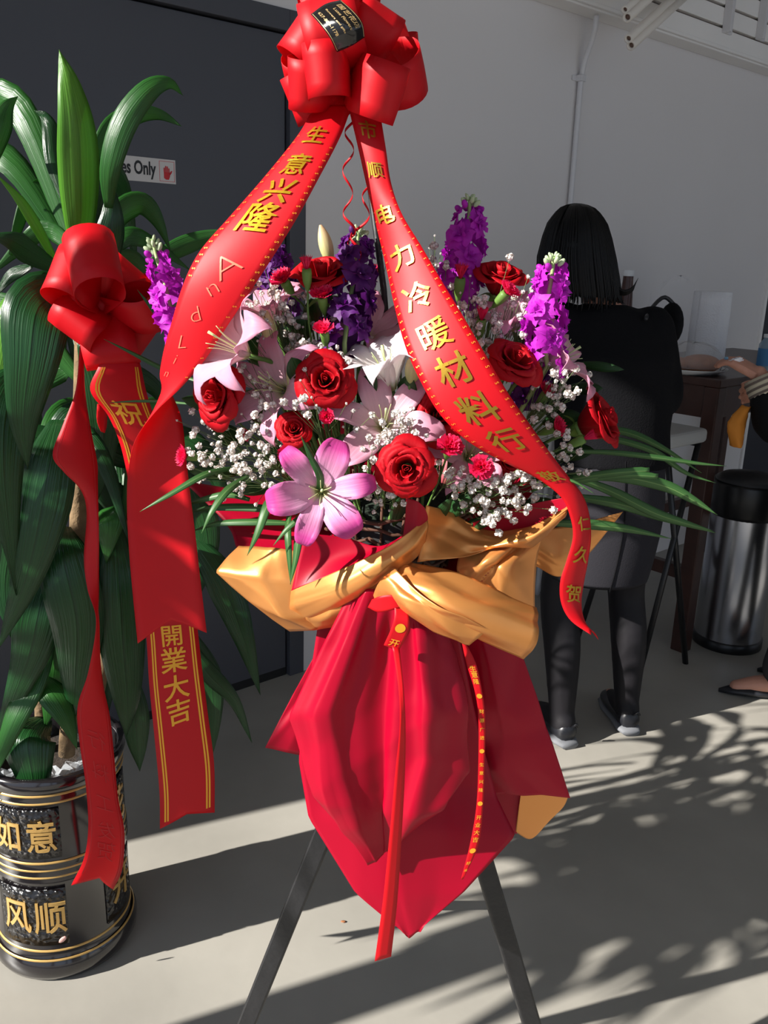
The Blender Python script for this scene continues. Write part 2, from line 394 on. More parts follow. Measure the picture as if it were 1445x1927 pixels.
for b in (tb-0.59,): MB().abox(ta+0.03, ta+1.17, b-0.015, b+0.015, 0.28, 0.33).out('stretcher', M_wood, tbl, smooth=False)
MB().abox(ta-0.015, ta+0.015, tb-0.56, tb-0.03, 0.28, 0.33).out('stretcher', M_wood, tbl, smooth=False)
# bar stool half hidden by the woman
st = Q(1232, 820, 2.95); st.z = 0
stl = thing('bar_stool', st, 'pale grey plastic stool with black crossed legs beside the table', 'stool')
zs = Q(1250, 815, 2.95).z
bev(MB().obox(st+Vector((0, 0, zs)), WA*0.12, WB*0.13, Vector((0, 0, 0.025))).out('seat', mat('pale_plastic', sr(176, 178, 178), rough=0.5), stl, smooth=False), 0.015, 3)
for s in (-1, 1):
    for q in (-1, 1):
        MB().tube([st+WA*0.10*s+WB*0.11*q+Vector((0, 0, zs-0.02)), st-WA*0.16*s*q*q+WB*0.14*q], 0.011, 8).out('leg', M_blackpl, stl)
MB().tube([st+WA*0.1+WB*0.11+Vector((0, 0, zs-0.03)), st+WA*0.1-WB*0.11+Vector((0, 0, zs-0.03))], 0.01, 8).out('crossbar', M_blackpl, stl)
# things on the table
roll = Q(1333, 620, 3.62); roll.z = TH
tw = thing('paper_towel_roll', roll, 'white roll of paper towels standing on the dark table', 'paper roll')
M_paper = mat('white_tissue', sr(236, 236, 240), rough=0.85, bump=0.35, bscale=160)
zt = Q(1335, 548, 3.62).z-TH
MB().lathe(roll, [(0.02, zt-0.02), (0.02, zt), (0.071, zt), (0.0735, zt-0.004), (0.075, zt-0.1), (0.076, 0.004), (0.072, 0), (0, 0)], 36).out('towel_roll', M_paper, tw)
MB().lathe(roll, [(0.0195, 0.02), (0.0195, zt-0.001), (0.017, zt-0.001), (0.017, 0.02)], 20).out('cardboard_core', mat('cardboard', sr(150, 120, 92), rough=0.9), tw)
tail = [[roll+Vector((0.077*math.cos(t), 0.077*math.sin(t), z)) for t in (-1.6, -1.9, -2.2, -2.6)] for z in (zt-0.002, zt*0.5, 0.002)]
for z in range(3): tail[z][0] = tail[z][0]+Vector((0.02, -0.012, 0))
g = netgrid(tail, 6, 10); solid(wob('loose_sheet', g.reshape(-1, 3), gridfaces(6, 10), M_paper, tw), 0.0006)
pl = Q(1300, 690, 3.22); pl.z = TH
pt = thing('paper_plate', pl, 'round paper plate with navy striped rim on the dark table', 'plate')
M_plate = mat('plate_white', sr(225, 226, 228), rough=0.5); M_navy = mat('plate_navy', sr(32, 40, 66), rough=0.5)
MB().lathe(pl, [(0, 0.003), (0.09, 0.003), (0.105, 0.010), (0.128, 0.020), (0.130, 0.0215), (0.128, 0.0175), (0.105, 0.0065), (0.09, 0.0), (0, 0.0)], 48).out('dish', M_plate, pt)
for k in range(24):
    t = 2*math.pi*k/24; e = Vector((math.cos(t+0.25), math.sin(t+0.25), 0)); q = Vector((math.cos(t), math.sin(t), 0)); w = Vector((-math.sin(t), math.cos(t), 0))
    MB().add([pl+q*0.1075+Vector((0, 0, 0.0125))-w*0.005, pl+q*0.1075+Vector((0, 0, 0.0125))+w*0.005, pl+e*0.1285+Vector((0, 0, 0.022))+w*0.006, pl+e*0.1285+Vector((0, 0, 0.022))-w*0.006], [(0, 1, 2, 3)]).out('rim_stripe', M_navy, pt, smooth=False)
M_bread = mat('baked_crust', sr(168, 112, 84), rough=0.6, var=0.2, vscale=30)
for i, (dx, dy, s, lab) in enumerate(((0.03, -0.01, 0.075, 'brown baked bun on the paper plate, nearest the towel roll'), (-0.06, 0.0, 0.062, 'brown baked bun on the paper plate, half behind the woman'))):
    c = pl+Vector((dx, dy, 0.004)); v = MB().blob(c+Vector((0, 0, s*0.42)), (s, 0, 0), (0, s*0.8, 0), (0, 0, s*0.45), 8, 14)
    tag(v.out('bread_bun', M_bread), lab, 'bread', 'buns on the plate')
M_film = mat('clear_film', (0.9, 0.92, 0.95, 1), rough=0.12, spec=0.9, alpha=0.18, bump=0.6, bscale=50)
wv = MB().blob(pl+Vector((0.0, -0.005, 0.0245)), (0.122, 0, 0), (0, 0.10, 0), (0, 0, 0.088), 10, 22)
rr = np.random.RandomState(3)
for i, p in enumerate(wv.v):
    if p.z < pl.z+0.0235: p.z = pl.z+0.0235
    else: wv.v[i] = p+Vector(rr.uniform(-0.006, 0.006, 3))*(1 if p.z > pl.z+0.025 else 0)
tag(wv.out('plastic_wrap', M_film), 'clear crinkled plastic wrap over the buns on the plate', 'wrapping')
# brown bottle with a white cap
bt = Q(1174, 600, 3.75); bt.z = TH; zb = Q(1174, 508, 3.75).z-TH
bo = thing('drink_bottle', bt, 'brown bottle with white cap behind the woman on the table', 'bottle')
MB().lathe(bt, [(0, 0), (0.030, 0), (0.032, 0.005), (0.030, zb*0.5), (0.021, zb*0.9), (0.021, zb-0.022)], 24).out('body', mat('brown_plastic', sr(70, 40, 34), rough=0.3), bo)
MB().lathe(bt, [(0.0225, zb-0.024), (0.0235, zb-0.02), (0.0235, zb-0.002), (0.021, zb), (0, zb)], 24).out('cap', M_plate, bo)
# clear bag standing behind
bg = Q(1248, 600, 3.7); bg.z = TH
cb = MB().blob(bg+Vector((0, 0, 0.17)), (0.10, 0, 0), (0, 0.05, 0), (0, 0, 0.17), 10, 14)
for i, p in enumerate(cb.v):
    k = (p.z-bg.z)/0.34; cb.v[i] = p+Vector((rr.uniform(-0.02, 0.02)+0.05*k*k, rr.uniform(-0.015, 0.015), rr.uniform(-0.01, 0.01) if 0.1 < k < 0.9 else 0)); cb.v[i].z = max(cb.v[i].z, TH+0.001)
M_bag = mat('clear_bag', (0.95, 0.96, 1, 1), rough=0.08, spec=1.0, alpha=0.035)
tag(cb.out('plastic_bag', M_bag, smooth=False), 'crumpled clear plastic bag on the table behind the woman', 'bag')
# bin
bn = F(1366, 1207); bn.z = 0
zl = Q(1375, 974, bn.y-0.1).z; zc = Q(1380, 915, bn.y-0.1).z
bi = thing('trash_can', bn, 'round stainless steel trash can with black lid by the table', 'trash can')
MB().lathe(bn, [(0, 0), (0.128, 0), (0.130, 0.004), (0.130, 0.035), (0.124, 0.04), (0, 0.04)], 40).out('base', M_blackpl, bi)
MB().lathe(bn, [(0.124, 0.036), (0.124, zl)], 48).out('body', M_steel, bi)
MB().lathe(bn, [(0.120, zl-0.02), (0.129, zl-0.004), (0.131, zl), (0.131, zc-0.01), (0.128, zc), (0.122, zc)], 40).out('collar', M_blackpl, bi)
MB().lathe(bn, [(0.122, zc-0.002), (0.119, zc+0.008), (0.10, zc+0.02), (0.05, zc+0.03), (0, zc+0.033)], 40).out('lid', mat('grey_lid', sr(60, 60, 62), rough=0.4), bi)

# ================================================================== PEOPLE
M_skin = mat('skin', sr(196, 140, 118), rough=0.5, var=0.05, vscale=25)
M_hair = mat('black_hair', sr(6, 5, 6), rough=0.5, spec=0.25)
M_knit = mat('black_knit', sr(15, 15, 18), rough=0.95, spec=0.15, bump=0.25, bscale=220)
M_skirt = mat('charcoal_skirt', sr(40, 39, 44), rough=0.9, spec=0.2, bump=0.15, bscale=300)
M_tights = mat('black_tights', sr(24, 22, 26), rough=0.65, spec=0.3)
M_shoe = mat('black_leather', sr(30, 31, 36), rough=0.4)
M_sole = mat('grey_sole', sr(110, 112, 116), rough=0.7)
def ring_loft(mb, rows, n=20):
    """rows: (centre, half-width vector, half-depth vector) closed at both ends"""
    v = []; f = []
    for c, a, b in rows:
        c, a, b = Vector(c), Vector(a), Vector(b)
        v += [c+a*math.cos(2*math.pi*k/n)+b*math.sin(2*math.pi*k/n) for k in range(n)]
    for i in range(len(rows)-1): f += [(i*n+k, i*n+(k+1) % n, (i+1)*n+(k+1) % n, (i+1)*n+k) for k in range(n)]
    f += [tuple(range(n-1, -1, -1)), tuple((len(rows)-1)*n+k for k in range(n))]
    return mb.add(v, f)
def limb(mb, pts, rad, n=14, k=6):
    P_ = cr(np.array([tuple(p) for p in pts]), np.linspace(0, 1, (len(pts)-1)*k+1)); R_ = cr(np.array(rad)[:, None], np.linspace(0, 1, (len(pts)-1)*k+1))[:, 0]
    mb.tube([Vector(p) for p in P_], [float(r) for r in R_], n)
    for p, r in ((pts[0], rad[0]), (pts[-1], rad[-1])): mb.blob(p, (r, 0, 0), (0, r, 0), (0, 0, r), 6, 10)
    return mb
def fuse(o, vox, smooth=4):
    m = o.modifiers.new('fuse', 'REMESH'); m.mode = 'VOXEL'; m.voxel_size = vox; m.use_smooth_shade = True
    s = o.modifiers.new('smooth', 'SMOOTH'); s.factor = 0.5; s.iterations = smooth
    return o
def face(mb, hc, fwd, r, skull=True):
    side = fwd.cross(UP).normalized(); up = side.cross(fwd)
    mb.blob(hc, side*r*0.80, fwd*r*0.98, up*r*1.18, 10, 16)
    mb.blob(hc-up*r*0.75+fwd*r*0.45, side*r*0.5, fwd*r*0.45, up*r*0.5, 8, 10)
    mb.tube([hc+up*r*0.05+fwd*r*0.92, hc-up*r*0.25+fwd*r*1.12], [r*0.08, r*0.15], 8)
    for s in (-1, 1):
        mb.blob(hc+side*s*r*0.80-up*r*0.05, side*r*0.10, fwd*r*0.16, up*r*0.28, 6, 8)
    for q, w in ((-0.50, 0.28), (-0.58, 0.25)): mb.blob(hc+up*r*q+fwd*r*0.86, side*r*w, fwd*r*0.10, up*r*0.06, 6, 8)
def eyes(parent, hc, fwd, r):
    side = fwd.cross(UP).normalized(); up = side.cross(fwd)
    for s in (-1, 1):
        MB().blob(hc+side*s*r*0.33+fwd*r*0.86+up*r*0.02, side*r*0.13, fwd*r*0.10, up*r*0.08, 6, 8).out('eye', M_shoe, parent)
def hand(mb, wrist, d, palmn, curl=0.35, r=0.0085):
    """palm and five fingers; d points from wrist to knuckles, palmn out of the palm"""
    d = d.normalized(); palmn = (palmn-d*palmn.dot(d)).normalized(); s = d.cross(palmn)
    mb.obox(wrist+d*0.042, d*0.042, s*0.036, palmn*0.012)
    mb.blob(wrist+d*0.04, d*0.055, s*0.040, palmn*0.017, 8, 12)
    for i, (o, L) in enumerate(((-0.030, 0.060), (-0.010, 0.070), (0.011, 0.066), (0.030, 0.052))):
        p = wrist+d*0.078+s*o; dd = d.copy(); pts = [p-d*0.02, p]
        for q, seg in enumerate((0.42, 0.33, 0.25)):
            a = curl*(0.8+0.5*q); dd = (dd*math.cos(a)+palmn*math.sin(a)).normalized(); pts.append(pts[-1]+dd*L*seg)
        mb.tube(pts, [r*1.1, r*1.05, r, r*0.92, r*0.75], 8)
    p = wrist+d*0.02-s*0.034; dd = (d*0.75-s*0.65+palmn*0.25).normalized()
    q = (d*0.95-s*0.1+palmn*0.4).normalized()
    mb.tube([p+s*0.015, p+dd*0.03, p+dd*0.03+q*0.026, p+dd*0.03+q*0.048], [r*1.4, r*1.2, r*1.05, r*0.8], 8)

# ---- woman with her back to us
wf = F(1115, 1372); wf.z = 0
wo = thing('person', wf, 'woman in black sweater and skirt seen from behind at the table', 'person')
def W_(x, y, Y): return Q(x, y, Y)
hipL, hipR = W_(1098, 930, 2.44), W_(1186, 930, 2.48)
kneeL, kneeR = F(1052, 1125, 0.44), F(1178, 1110, 0.44)
ankL, ankR = F(1058, 1345, 0.085), F(1180, 1322, 0.085)
pel = (hipL+hipR)/2+Vector((0, 0, 0.05)); waist = W_(1150, 815, 2.47); chest = W_(1150, 690, 2.48); neckb = W_(1140, 575, 2.52); head = W_(1092, 478, 2.56)
shR, shL = W_(1226, 612, 2.52), W_(1062, 605, 2.50)
elR, elL = W_(1248, 745, 2.50), W_(1040, 745, 2.50)
wrR, wrL = W_(1210, 770, 2.68), W_(1110, 770, 2.70)
acr = (shR-shL).normalized(); dep = acr.cross(UP).normalized()
fwdW = -dep if dep.y < 0 else dep
bm_ = MB()
ring_loft(bm_, [(pel-UP*0.07, acr*0.13, dep*0.10), (pel, acr*0.155, dep*0.11), (waist, acr*0.115, dep*0.085), (chest, acr*0.14, dep*0.10), ((shL+shR)/2-UP*0.01, acr*0.15, dep*0.075), (neckb, acr*0.055, dep*0.055)])
limb(bm_, [neckb-UP*0.02, (neckb+head)/2, head], [0.05, 0.046, 0.05])
for h, k, a in ((hipL, kneeL, ankL), (hipR, kneeR, ankR)): limb(bm_, [h, (h+k)/2, k, (k+a)/2+Vector((0, -0.012, 0.03)), a], [0.085, 0.072, 0.054, 0.052, 0.034])
for h, e, w in ((shL, elL, wrL), (shR, elR, wrR)): limb(bm_, [h, (h+e)/2, e, (e+w)/2, w], [0.05, 0.044, 0.038, 0.034, 0.026])
for w, s in ((wrL, 1), (wrR, -1)): hand(bm_, w, (fwdW*0.8-UP*0.3), -UP+acr*0.2*s, 0.3)
for a, t in ((ankL, Vector((-0.35, 1, 0))), (ankR, Vector((-0.08, 1, 0)))):
    t.normalize(); limb(bm_, [Vector((a.x, a.y, 0.05))-t*0.02, Vector((a.x, a.y, 0.045))+t*0.07, Vector((a.x, a.y, 0.03))+t*0.15], [0.032, 0.034, 0.024])
face(bm_, head, fwdW, 0.095)
fuse(bm_.out('body', M_skin, wo), 0.007, 3)
eyes(wo, head, fwdW, 0.095)
sm = MB()
ring_loft(sm, [(W_(1152, 872, 2.46), acr*0.168, dep*0.128), (waist+UP*0.02, acr*0.166, dep*0.125), (W_(1158, 745, 2.48), acr*0.168, dep*0.125), (chest+UP*0.03, acr*0.176, dep*0.125), ((shL+shR)/2-UP*0.01, acr*0.170, dep*0.10), ((shL+shR)/2+UP*0.035, acr*0.11, dep*0.075), (neckb+UP*0.005, acr*0.058, dep*0.06)], 28)
for h, e, w in ((shL, elL, wrL), (shR, elR, wrR)): limb(sm, [h-UP*0.01, (h+e)/2, e, (e+w)/2, w], [0.066, 0.062, 0.056, 0.05, 0.038])
fuse(sm.out('sweater', M_knit, wo), 0.010, 6)
kc = [(W_(1150, 850, 2.46), 0.150, 0.120), (W_(1148, 900, 2.46), 0.158, 0.128), (W_(1146, 960, 2.45), 0.160, 0.130), (W_(1135, 1030, 2.44), 0.152, 0.126), (W_(1122, 1085, 2.43), 0.148, 0.122)]
rows = [(c, acr*a, dep*b) for c, a, b in kc]
km = MB(); ring_loft(km, rows, 32); km.f = km.f[:-2]
sk = km.out('skirt', M_skirt, wo); solid(sk, 0.004); subs(sk)
sp = [c-fwdW*(b+0.003) for c, a, b in kc]
MB().tube([Vector(p) for p in cr(sp, np.linspace(0, 1, 20))], 0.0018, 6).out('skirt_seam', M_knit, sk)
tm = MB()
for h, k, a in ((hipL, kneeL, ankL), (hipR, kneeR, ankR)): limb(tm, [h, (h+k)/2, k, (k+a)/2+Vector((0, -0.012, 0.03)), a-UP*0.02], [0.088, 0.075, 0.057, 0.055, 0.036])
for a, t in ((ankL, Vector((-0.35, 1, 0))), (ankR, Vector((-0.08, 1, 0)))):
    t.normalize(); limb(tm, [Vector((a.x, a.y, 0.085))-t*0.005, Vector((a.x, a.y, 0.055))-t*0.012, Vector((a.x, a.y, 0.050))+t*0.06, Vector((a.x, a.y, 0.032))+t*0.14], [0.036, 0.036, 0.036, 0.026])
fuse(tm.out('tights', M_tights, wo), 0.008, 3)
for nm, a, t in (('L', ankL, Vector((-0.35, 1, 0))), ('R', ankR, Vector((-0.08, 1, 0)))):
    t.normalize(); s = t.cross(UP); c = Vector((a.x, a.y, 0))
    sh_ = MB(); ring_loft(sh_, [(c-t*0.055+UP*0.045, s*0.026, UP*0.028), (c-t*0.03+UP*0.048, s*0.036, UP*0.036), (c+t*0.03+UP*0.042, s*0.038, UP*0.030), (c+t*0.10+UP*0.036, s*0.044, UP*0.026), (c+t*0.155+UP*0.03, s*0.038, UP*0.02), (c+t*0.185+UP*0.026, s*0.015, UP*0.012)], 18)
    so = subs(sh_.out('shoe', M_shoe, wo))
    l = MB(); ring_loft(l, [(c-t*0.060+UP*0.013, s*0.028, UP*0.013), (c-t*0.03+UP*0.013, s*0.040, UP*0.013), (c+t*0.03+UP*0.011, s*0.038, UP*0.011), (c+t*0.10+UP*0.010, s*0.047, UP*0.010), (c+t*0.165+UP*0.009, s*0.036, UP*0.009), (c+t*0.19+UP*0.009, s*0.012, UP*0.008)], 18)
    l.out('sole', M_sole, so)
    MB().tube([c-t*0.055+s*0.004+UP*0.072, c-t*0.066+s*0.012+UP*0.088, c-t*0.058+s*0.02+UP*0.074], 0.004, 8).out('heel_loop', M_shoe, so)
# hair: a cap and locks down to the shoulders
hr = MB(); rows = []
for y, xl, xr in ((384, 1078, 1094), (392, 1058, 1116), (408, 1043, 1131), (432, 1029, 1143), (462, 1017, 1151), (498, 1012, 1158), (532, 1011, 1163), (556, 1016, 1166)):
    c = W_((xl+xr)/2, y, 2.555); a = (W_(xr, y, 2.555)-c).length
    rows.append((c, acr*a, dep*min(a*1.1, 0.115)))
ring_loft(hr, rows, 26)
rr = np.random.RandomState(5)
for k in range(240):
    t = rr.uniform(0, 2*math.pi); ct, stt = math.cos(t), math.sin(t)
    pts = []
    for i in (0, 1, 2, 3, 5, 7):
        c, a, b = rows[i]; pts.append(c+a*ct*1.01+b*stt*1.01)
    c, a, b = rows[7]; ln = rr.uniform(0.005, 0.04)
    pts.append(c+(a*ct+b*stt)*rr.uniform(0.92, 1.12)-UP*ln)
    hr.tube([Vector(p) for p in cr(pts, np.linspace(0, 1, 12))], [0.002, 0.004, 0.005, 0.005, 0.005, 0.005, 0.005, 0.0045, 0.004, 0.003, 0.002, 0.0006], 4, caps=False)
for k in range(7):   # the lock flicked out over the shoulder
    p = W_(1160, 540+k*2, 2.50); hr.tube([Vector(q) for q in cr([p, W_(1175, 548+k, 2.49), W_(1190, 541+k, 2.49), W_(1201-k, 523+2*k, 2.49)], np.linspace(0, 1, 10))], [0.005]*5+[0.004, 0.003, 0.002, 0.0015, 0.0005], 4)
hr.out('hair', M_hair, wo)
# black round bag at her shoulder
hb = W_(1262, 610, 2.60)
ba = thing('shoulder_bag', hb, 'black rounded bag beside the right shoulder of the woman', 'bag')
bm_ = MB(); bm_.blob(hb, acr*0.030, dep*0.06, UP*0.062, 10, 18); bm_.out('pouch', M_knit, ba)
MB().tube([Vector(q) for q in cr([hb+UP*0.05+acr*0.01, hb+UP*0.075-acr*0.03, W_(1222, 585, 2.53), W_(1215, 600, 2.43)], np.linspace(0, 1, 14))], 0.006, 8).out('strap', M_shoe, ba)

# ---- second person, mostly outside the right edge, facing the table
M_coat = mat('black_coat', sr(16, 16, 18), rough=0.85, spec=0.2, bump=0.2, bscale=120)
M_trouser = mat('grey_trousers', sr(58, 56, 58), rough=0.9, spec=0.2, bump=0.15, bscale=300)
bc = F(1420, 1300); bc = Vector((bc.x+0.22, bc.y+0.03, 0))
pe = thing('person', bc, 'person in black coat and grey trousers at the right edge, holding a tissue', 'person')
f2 = Vector((-1, 0.12, 0)).normalized(); s2 = f2.cross(UP)   # s2: towards the wall side
def B2(f, s, z): return bc+f2*f+s2*s+UP*z
hips = [B2(0, -0.085, 0.86), B2(0, 0.085, 0.86)]; knees = [B2(0.08, -0.09, 0.46), B2(0.03, 0.09, 0.46)]; anks = [B2(0.14, -0.09, 0.08), B2(-0.04, 0.10, 0.08)]
sh2 = [B2(0, -0.17, 1.32), B2(0, 0.17, 1.32)]
hd = Q(1408, 690, 2.68); el = Q(1470, 800, 2.60); wr = Q(1427, 705, 2.66)
head2 = B2(0.03, 0, 1.52)
bm_ = MB()
ring_loft(bm_, [(B2(0, 0, 0.80), s2*0.14, f2*0.10), (B2(0, 0, 0.90), s2*0.16, f2*0.11), (B2(0, 0, 1.06), s2*0.13, f2*0.09), (B2(0, 0, 1.22), s2*0.155, f2*0.105), (B2(0, 0, 1.33), s2*0.16, f2*0.075), (B2(0, 0, 1.39), s2*0.055, f2*0.055)])
limb(bm_, [B2(0, 0, 1.37), B2(0.01, 0, 1.44), head2], [0.05, 0.046, 0.05])
for h, k, a in zip(hips, knees, anks): limb(bm_, [h, (h+k)/2, k, (k+a)/2, a], [0.085, 0.072, 0.055, 0.05, 0.034])
limb(bm_, [sh2[0], (sh2[0]+el)/2, el, (el+wr)/2, wr], [0.052, 0.046, 0.04, 0.034, 0.027])
e2 = B2(0.05, 0.22, 1.06); w2 = B2(0.24, 0.12, 1.03)
limb(bm_, [sh2[1], (sh2[1]+e2)/2, e2, (e2+w2)/2, w2], [0.052, 0.046, 0.04, 0.034, 0.027])
hand(bm_, wr, (Q(1404, 692, 2.68)-wr), Vector((-0.2, 0.3, -1)), 0.5, 0.0088)
hand(bm_, w2, f2-UP*0.2, -s2, 0.35)
for a in anks: limb(bm_, [Vector((a.x, a.y, 0.05))-f2*0.02, Vector((a.x, a.y, 0.042))+f2*0.07, Vector((a.x, a.y, 0.028))+f2*0.15], [0.032, 0.033, 0.022])
face(bm_, head2, f2, 0.095)
fuse(bm_.out('body', M_skin, pe), 0.0042, 2)
eyes(pe, head2, f2, 0.095)
hm = MB(); rows = [(head2+UP*0.125-f2*0.01, s2*0.03, f2*0.03), (head2+UP*0.10-f2*0.02, s2*0.078, f2*0.075), (head2+UP*0.05-f2*0.032, s2*0.090, f2*0.075), (head2-f2*0.045, s2*0.090, f2*0.06), (head2-UP*0.08-f2*0.05, s2*0.080, f2*0.05), (head2-UP*0.14-f2*0.055, s2*0.07, f2*0.04)]
ring_loft(hm, rows, 20); hm.out('hair', M_hair, pe)
cm = MB()
ring_loft(cm, [(B2(0.0, 0, 0.74), s2*0.205, f2*0.165), (B2(0, 0, 0.85), s2*0.20, f2*0.16), (B2(0, 0, 1.06), s2*0.185, f2*0.145), (B2(0, 0, 1.22), s2*0.195, f2*0.145), (B2(0, 0, 1.33), s2*0.19, f2*0.105), (B2(0, 0, 1.385), s2*0.08, f2*0.075)], 28)
limb(cm, [sh2[0], (sh2[0]+el)/2, el, el+(wr-el)*0.62], [0.072, 0.068, 0.064, 0.053]); limb(cm, [sh2[1], (sh2[1]+e2)/2, e2, (e2+w2)/2], [0.072, 0.066, 0.06, 0.05])
fuse(cm.out('coat', M_coat, pe), 0.010, 5)
cu = [el+(wr-el)*t for t in (0.58, 0.70, 0.82, 0.94)]; M_cream = mat('cream_check_cuff', sr(196, 184, 160), rough=0.9); M_brownst = mat('brown_check_cuff', sr(104, 92, 84), rough=0.9)
cf = MB().tube(cu, [0.050, 0.050, 0.049, 0.046], 18, caps=False).out('cuff', M_cream, pe); solid(cf, 0.003)
for t in (0.66, 0.76, 0.87): MB().tube([el+(wr-el)*(t-0.022), el+(wr-el)*(t+0.022)], 0.0525-0.008*max(0, t-0.75), 18, caps=False).out('cuff_stripe', M_brownst, cf)
tm = MB()
for h, k, a in zip(hips, knees, anks): limb(tm, [h, (h+k)/2, k, (k+a)/2, a+UP*0.02], [0.105, 0.095, 0.082, 0.078, 0.075])
fuse(tm.out('trousers', M_trouser, pe), 0.010, 4)
for a in anks:
    c = Vector((a.x, a.y, 0)); s = s2; t = f2
    q = MB(); ring_loft(q, [(c-t*0.06+UP*0.03, s*0.026, UP*0.028), (c-t*0.03+UP*0.026, s*0.035, UP*0.024), (c+t*0.04+UP*0.02, s*0.036, UP*0.018), (c+t*0.11+UP*0.02, s*0.042, UP*0.018), (c+t*0.16+UP*0.015, s*0.028, UP*0.014), (c+t*0.205+UP*0.009, s*0.004, UP*0.007)], 18)
    q.out('shoe', M_shoe, pe)
bn_ = MB(); tip = wr+(Q(1400, 692, 2.68)-wr).normalized()*0.1
MB().blob(tip+Vector((-0.005, 0, 0.004)), (0.007, 0, 0), (0, 0.008, 0), (0, 0, 0.006), 6, 10).out('painted_nail', mat('pale_blue_polish', sr(126, 170, 200), rough=0.2), pe)
ti = MB().blob(Q(1384, 680, 2.68), (0.022, 0, 0.004), (0, 0.014, 0), (0, 0, 0.010), 6, 10)
for i, p in enumerate(ti.v): ti.v[i] = p+Vector(rr.uniform(-0.004, 0.004, 3))
tag(ti.out('tissue', M_paper, smooth=False), 'scrap of white tissue in the hand at the right edge', 'tissue')
# orange cloth and blue bottle at the right edge
oc = [[Q(1395, 762, 2.62), Q(1412, 765, 2.64)], [Q(1372, 790, 2.60), Q(1404, 792, 2.63)], [Q(1367, 810, 2.60), Q(1400, 818, 2.62)], [Q(1374, 838, 2.61), Q(1396, 842, 2.62)]]
oc = [[r[0], (r[0]+r[1])/2+Vector((0, -0.02, 0)), r[1]] for r in oc]
g = netgrid(oc, 14, 9)+rr.uniform(-0.002, 0.002, (14, 9, 3))
tag(solid(wob('orange_cloth', g.reshape(-1, 3), gridfaces(14, 9), mat('orange_cloth', sr(206, 130, 40), rough=0.8, trans=0.2)), 0.002), 'orange cloth hanging in front of the black coat', 'cloth')
wb = Q(1437, 690, 3.3); wb.z = TH
zz = Q(1437, 630, 3.3).z-TH
bb = thing('water_bottle', wb, 'small blue labelled bottle at the right edge behind the hand', 'bottle')
MB().lathe(wb, [(0, 0), (0.026, 0), (0.028, 0.004), (0.028, zz*0.75), (0.014, zz*0.9), (0.014, zz)], 20).out('body', mat('bottle_plastic', sr(160, 186, 205), rough=0.15, alpha=0.6), bb)
MB().lathe(wb, [(0.0285, zz*0.2), (0.0285, zz*0.65)], 20).out('wrapper', mat('blue_wrapper', sr(70, 130, 180), rough=0.4), bb)
MB().lathe(wb, [(0.0155, zz*0.93), (0.0155, zz*1.02), (0, zz*1.02)], 20).out('cap', M_plate, bb)
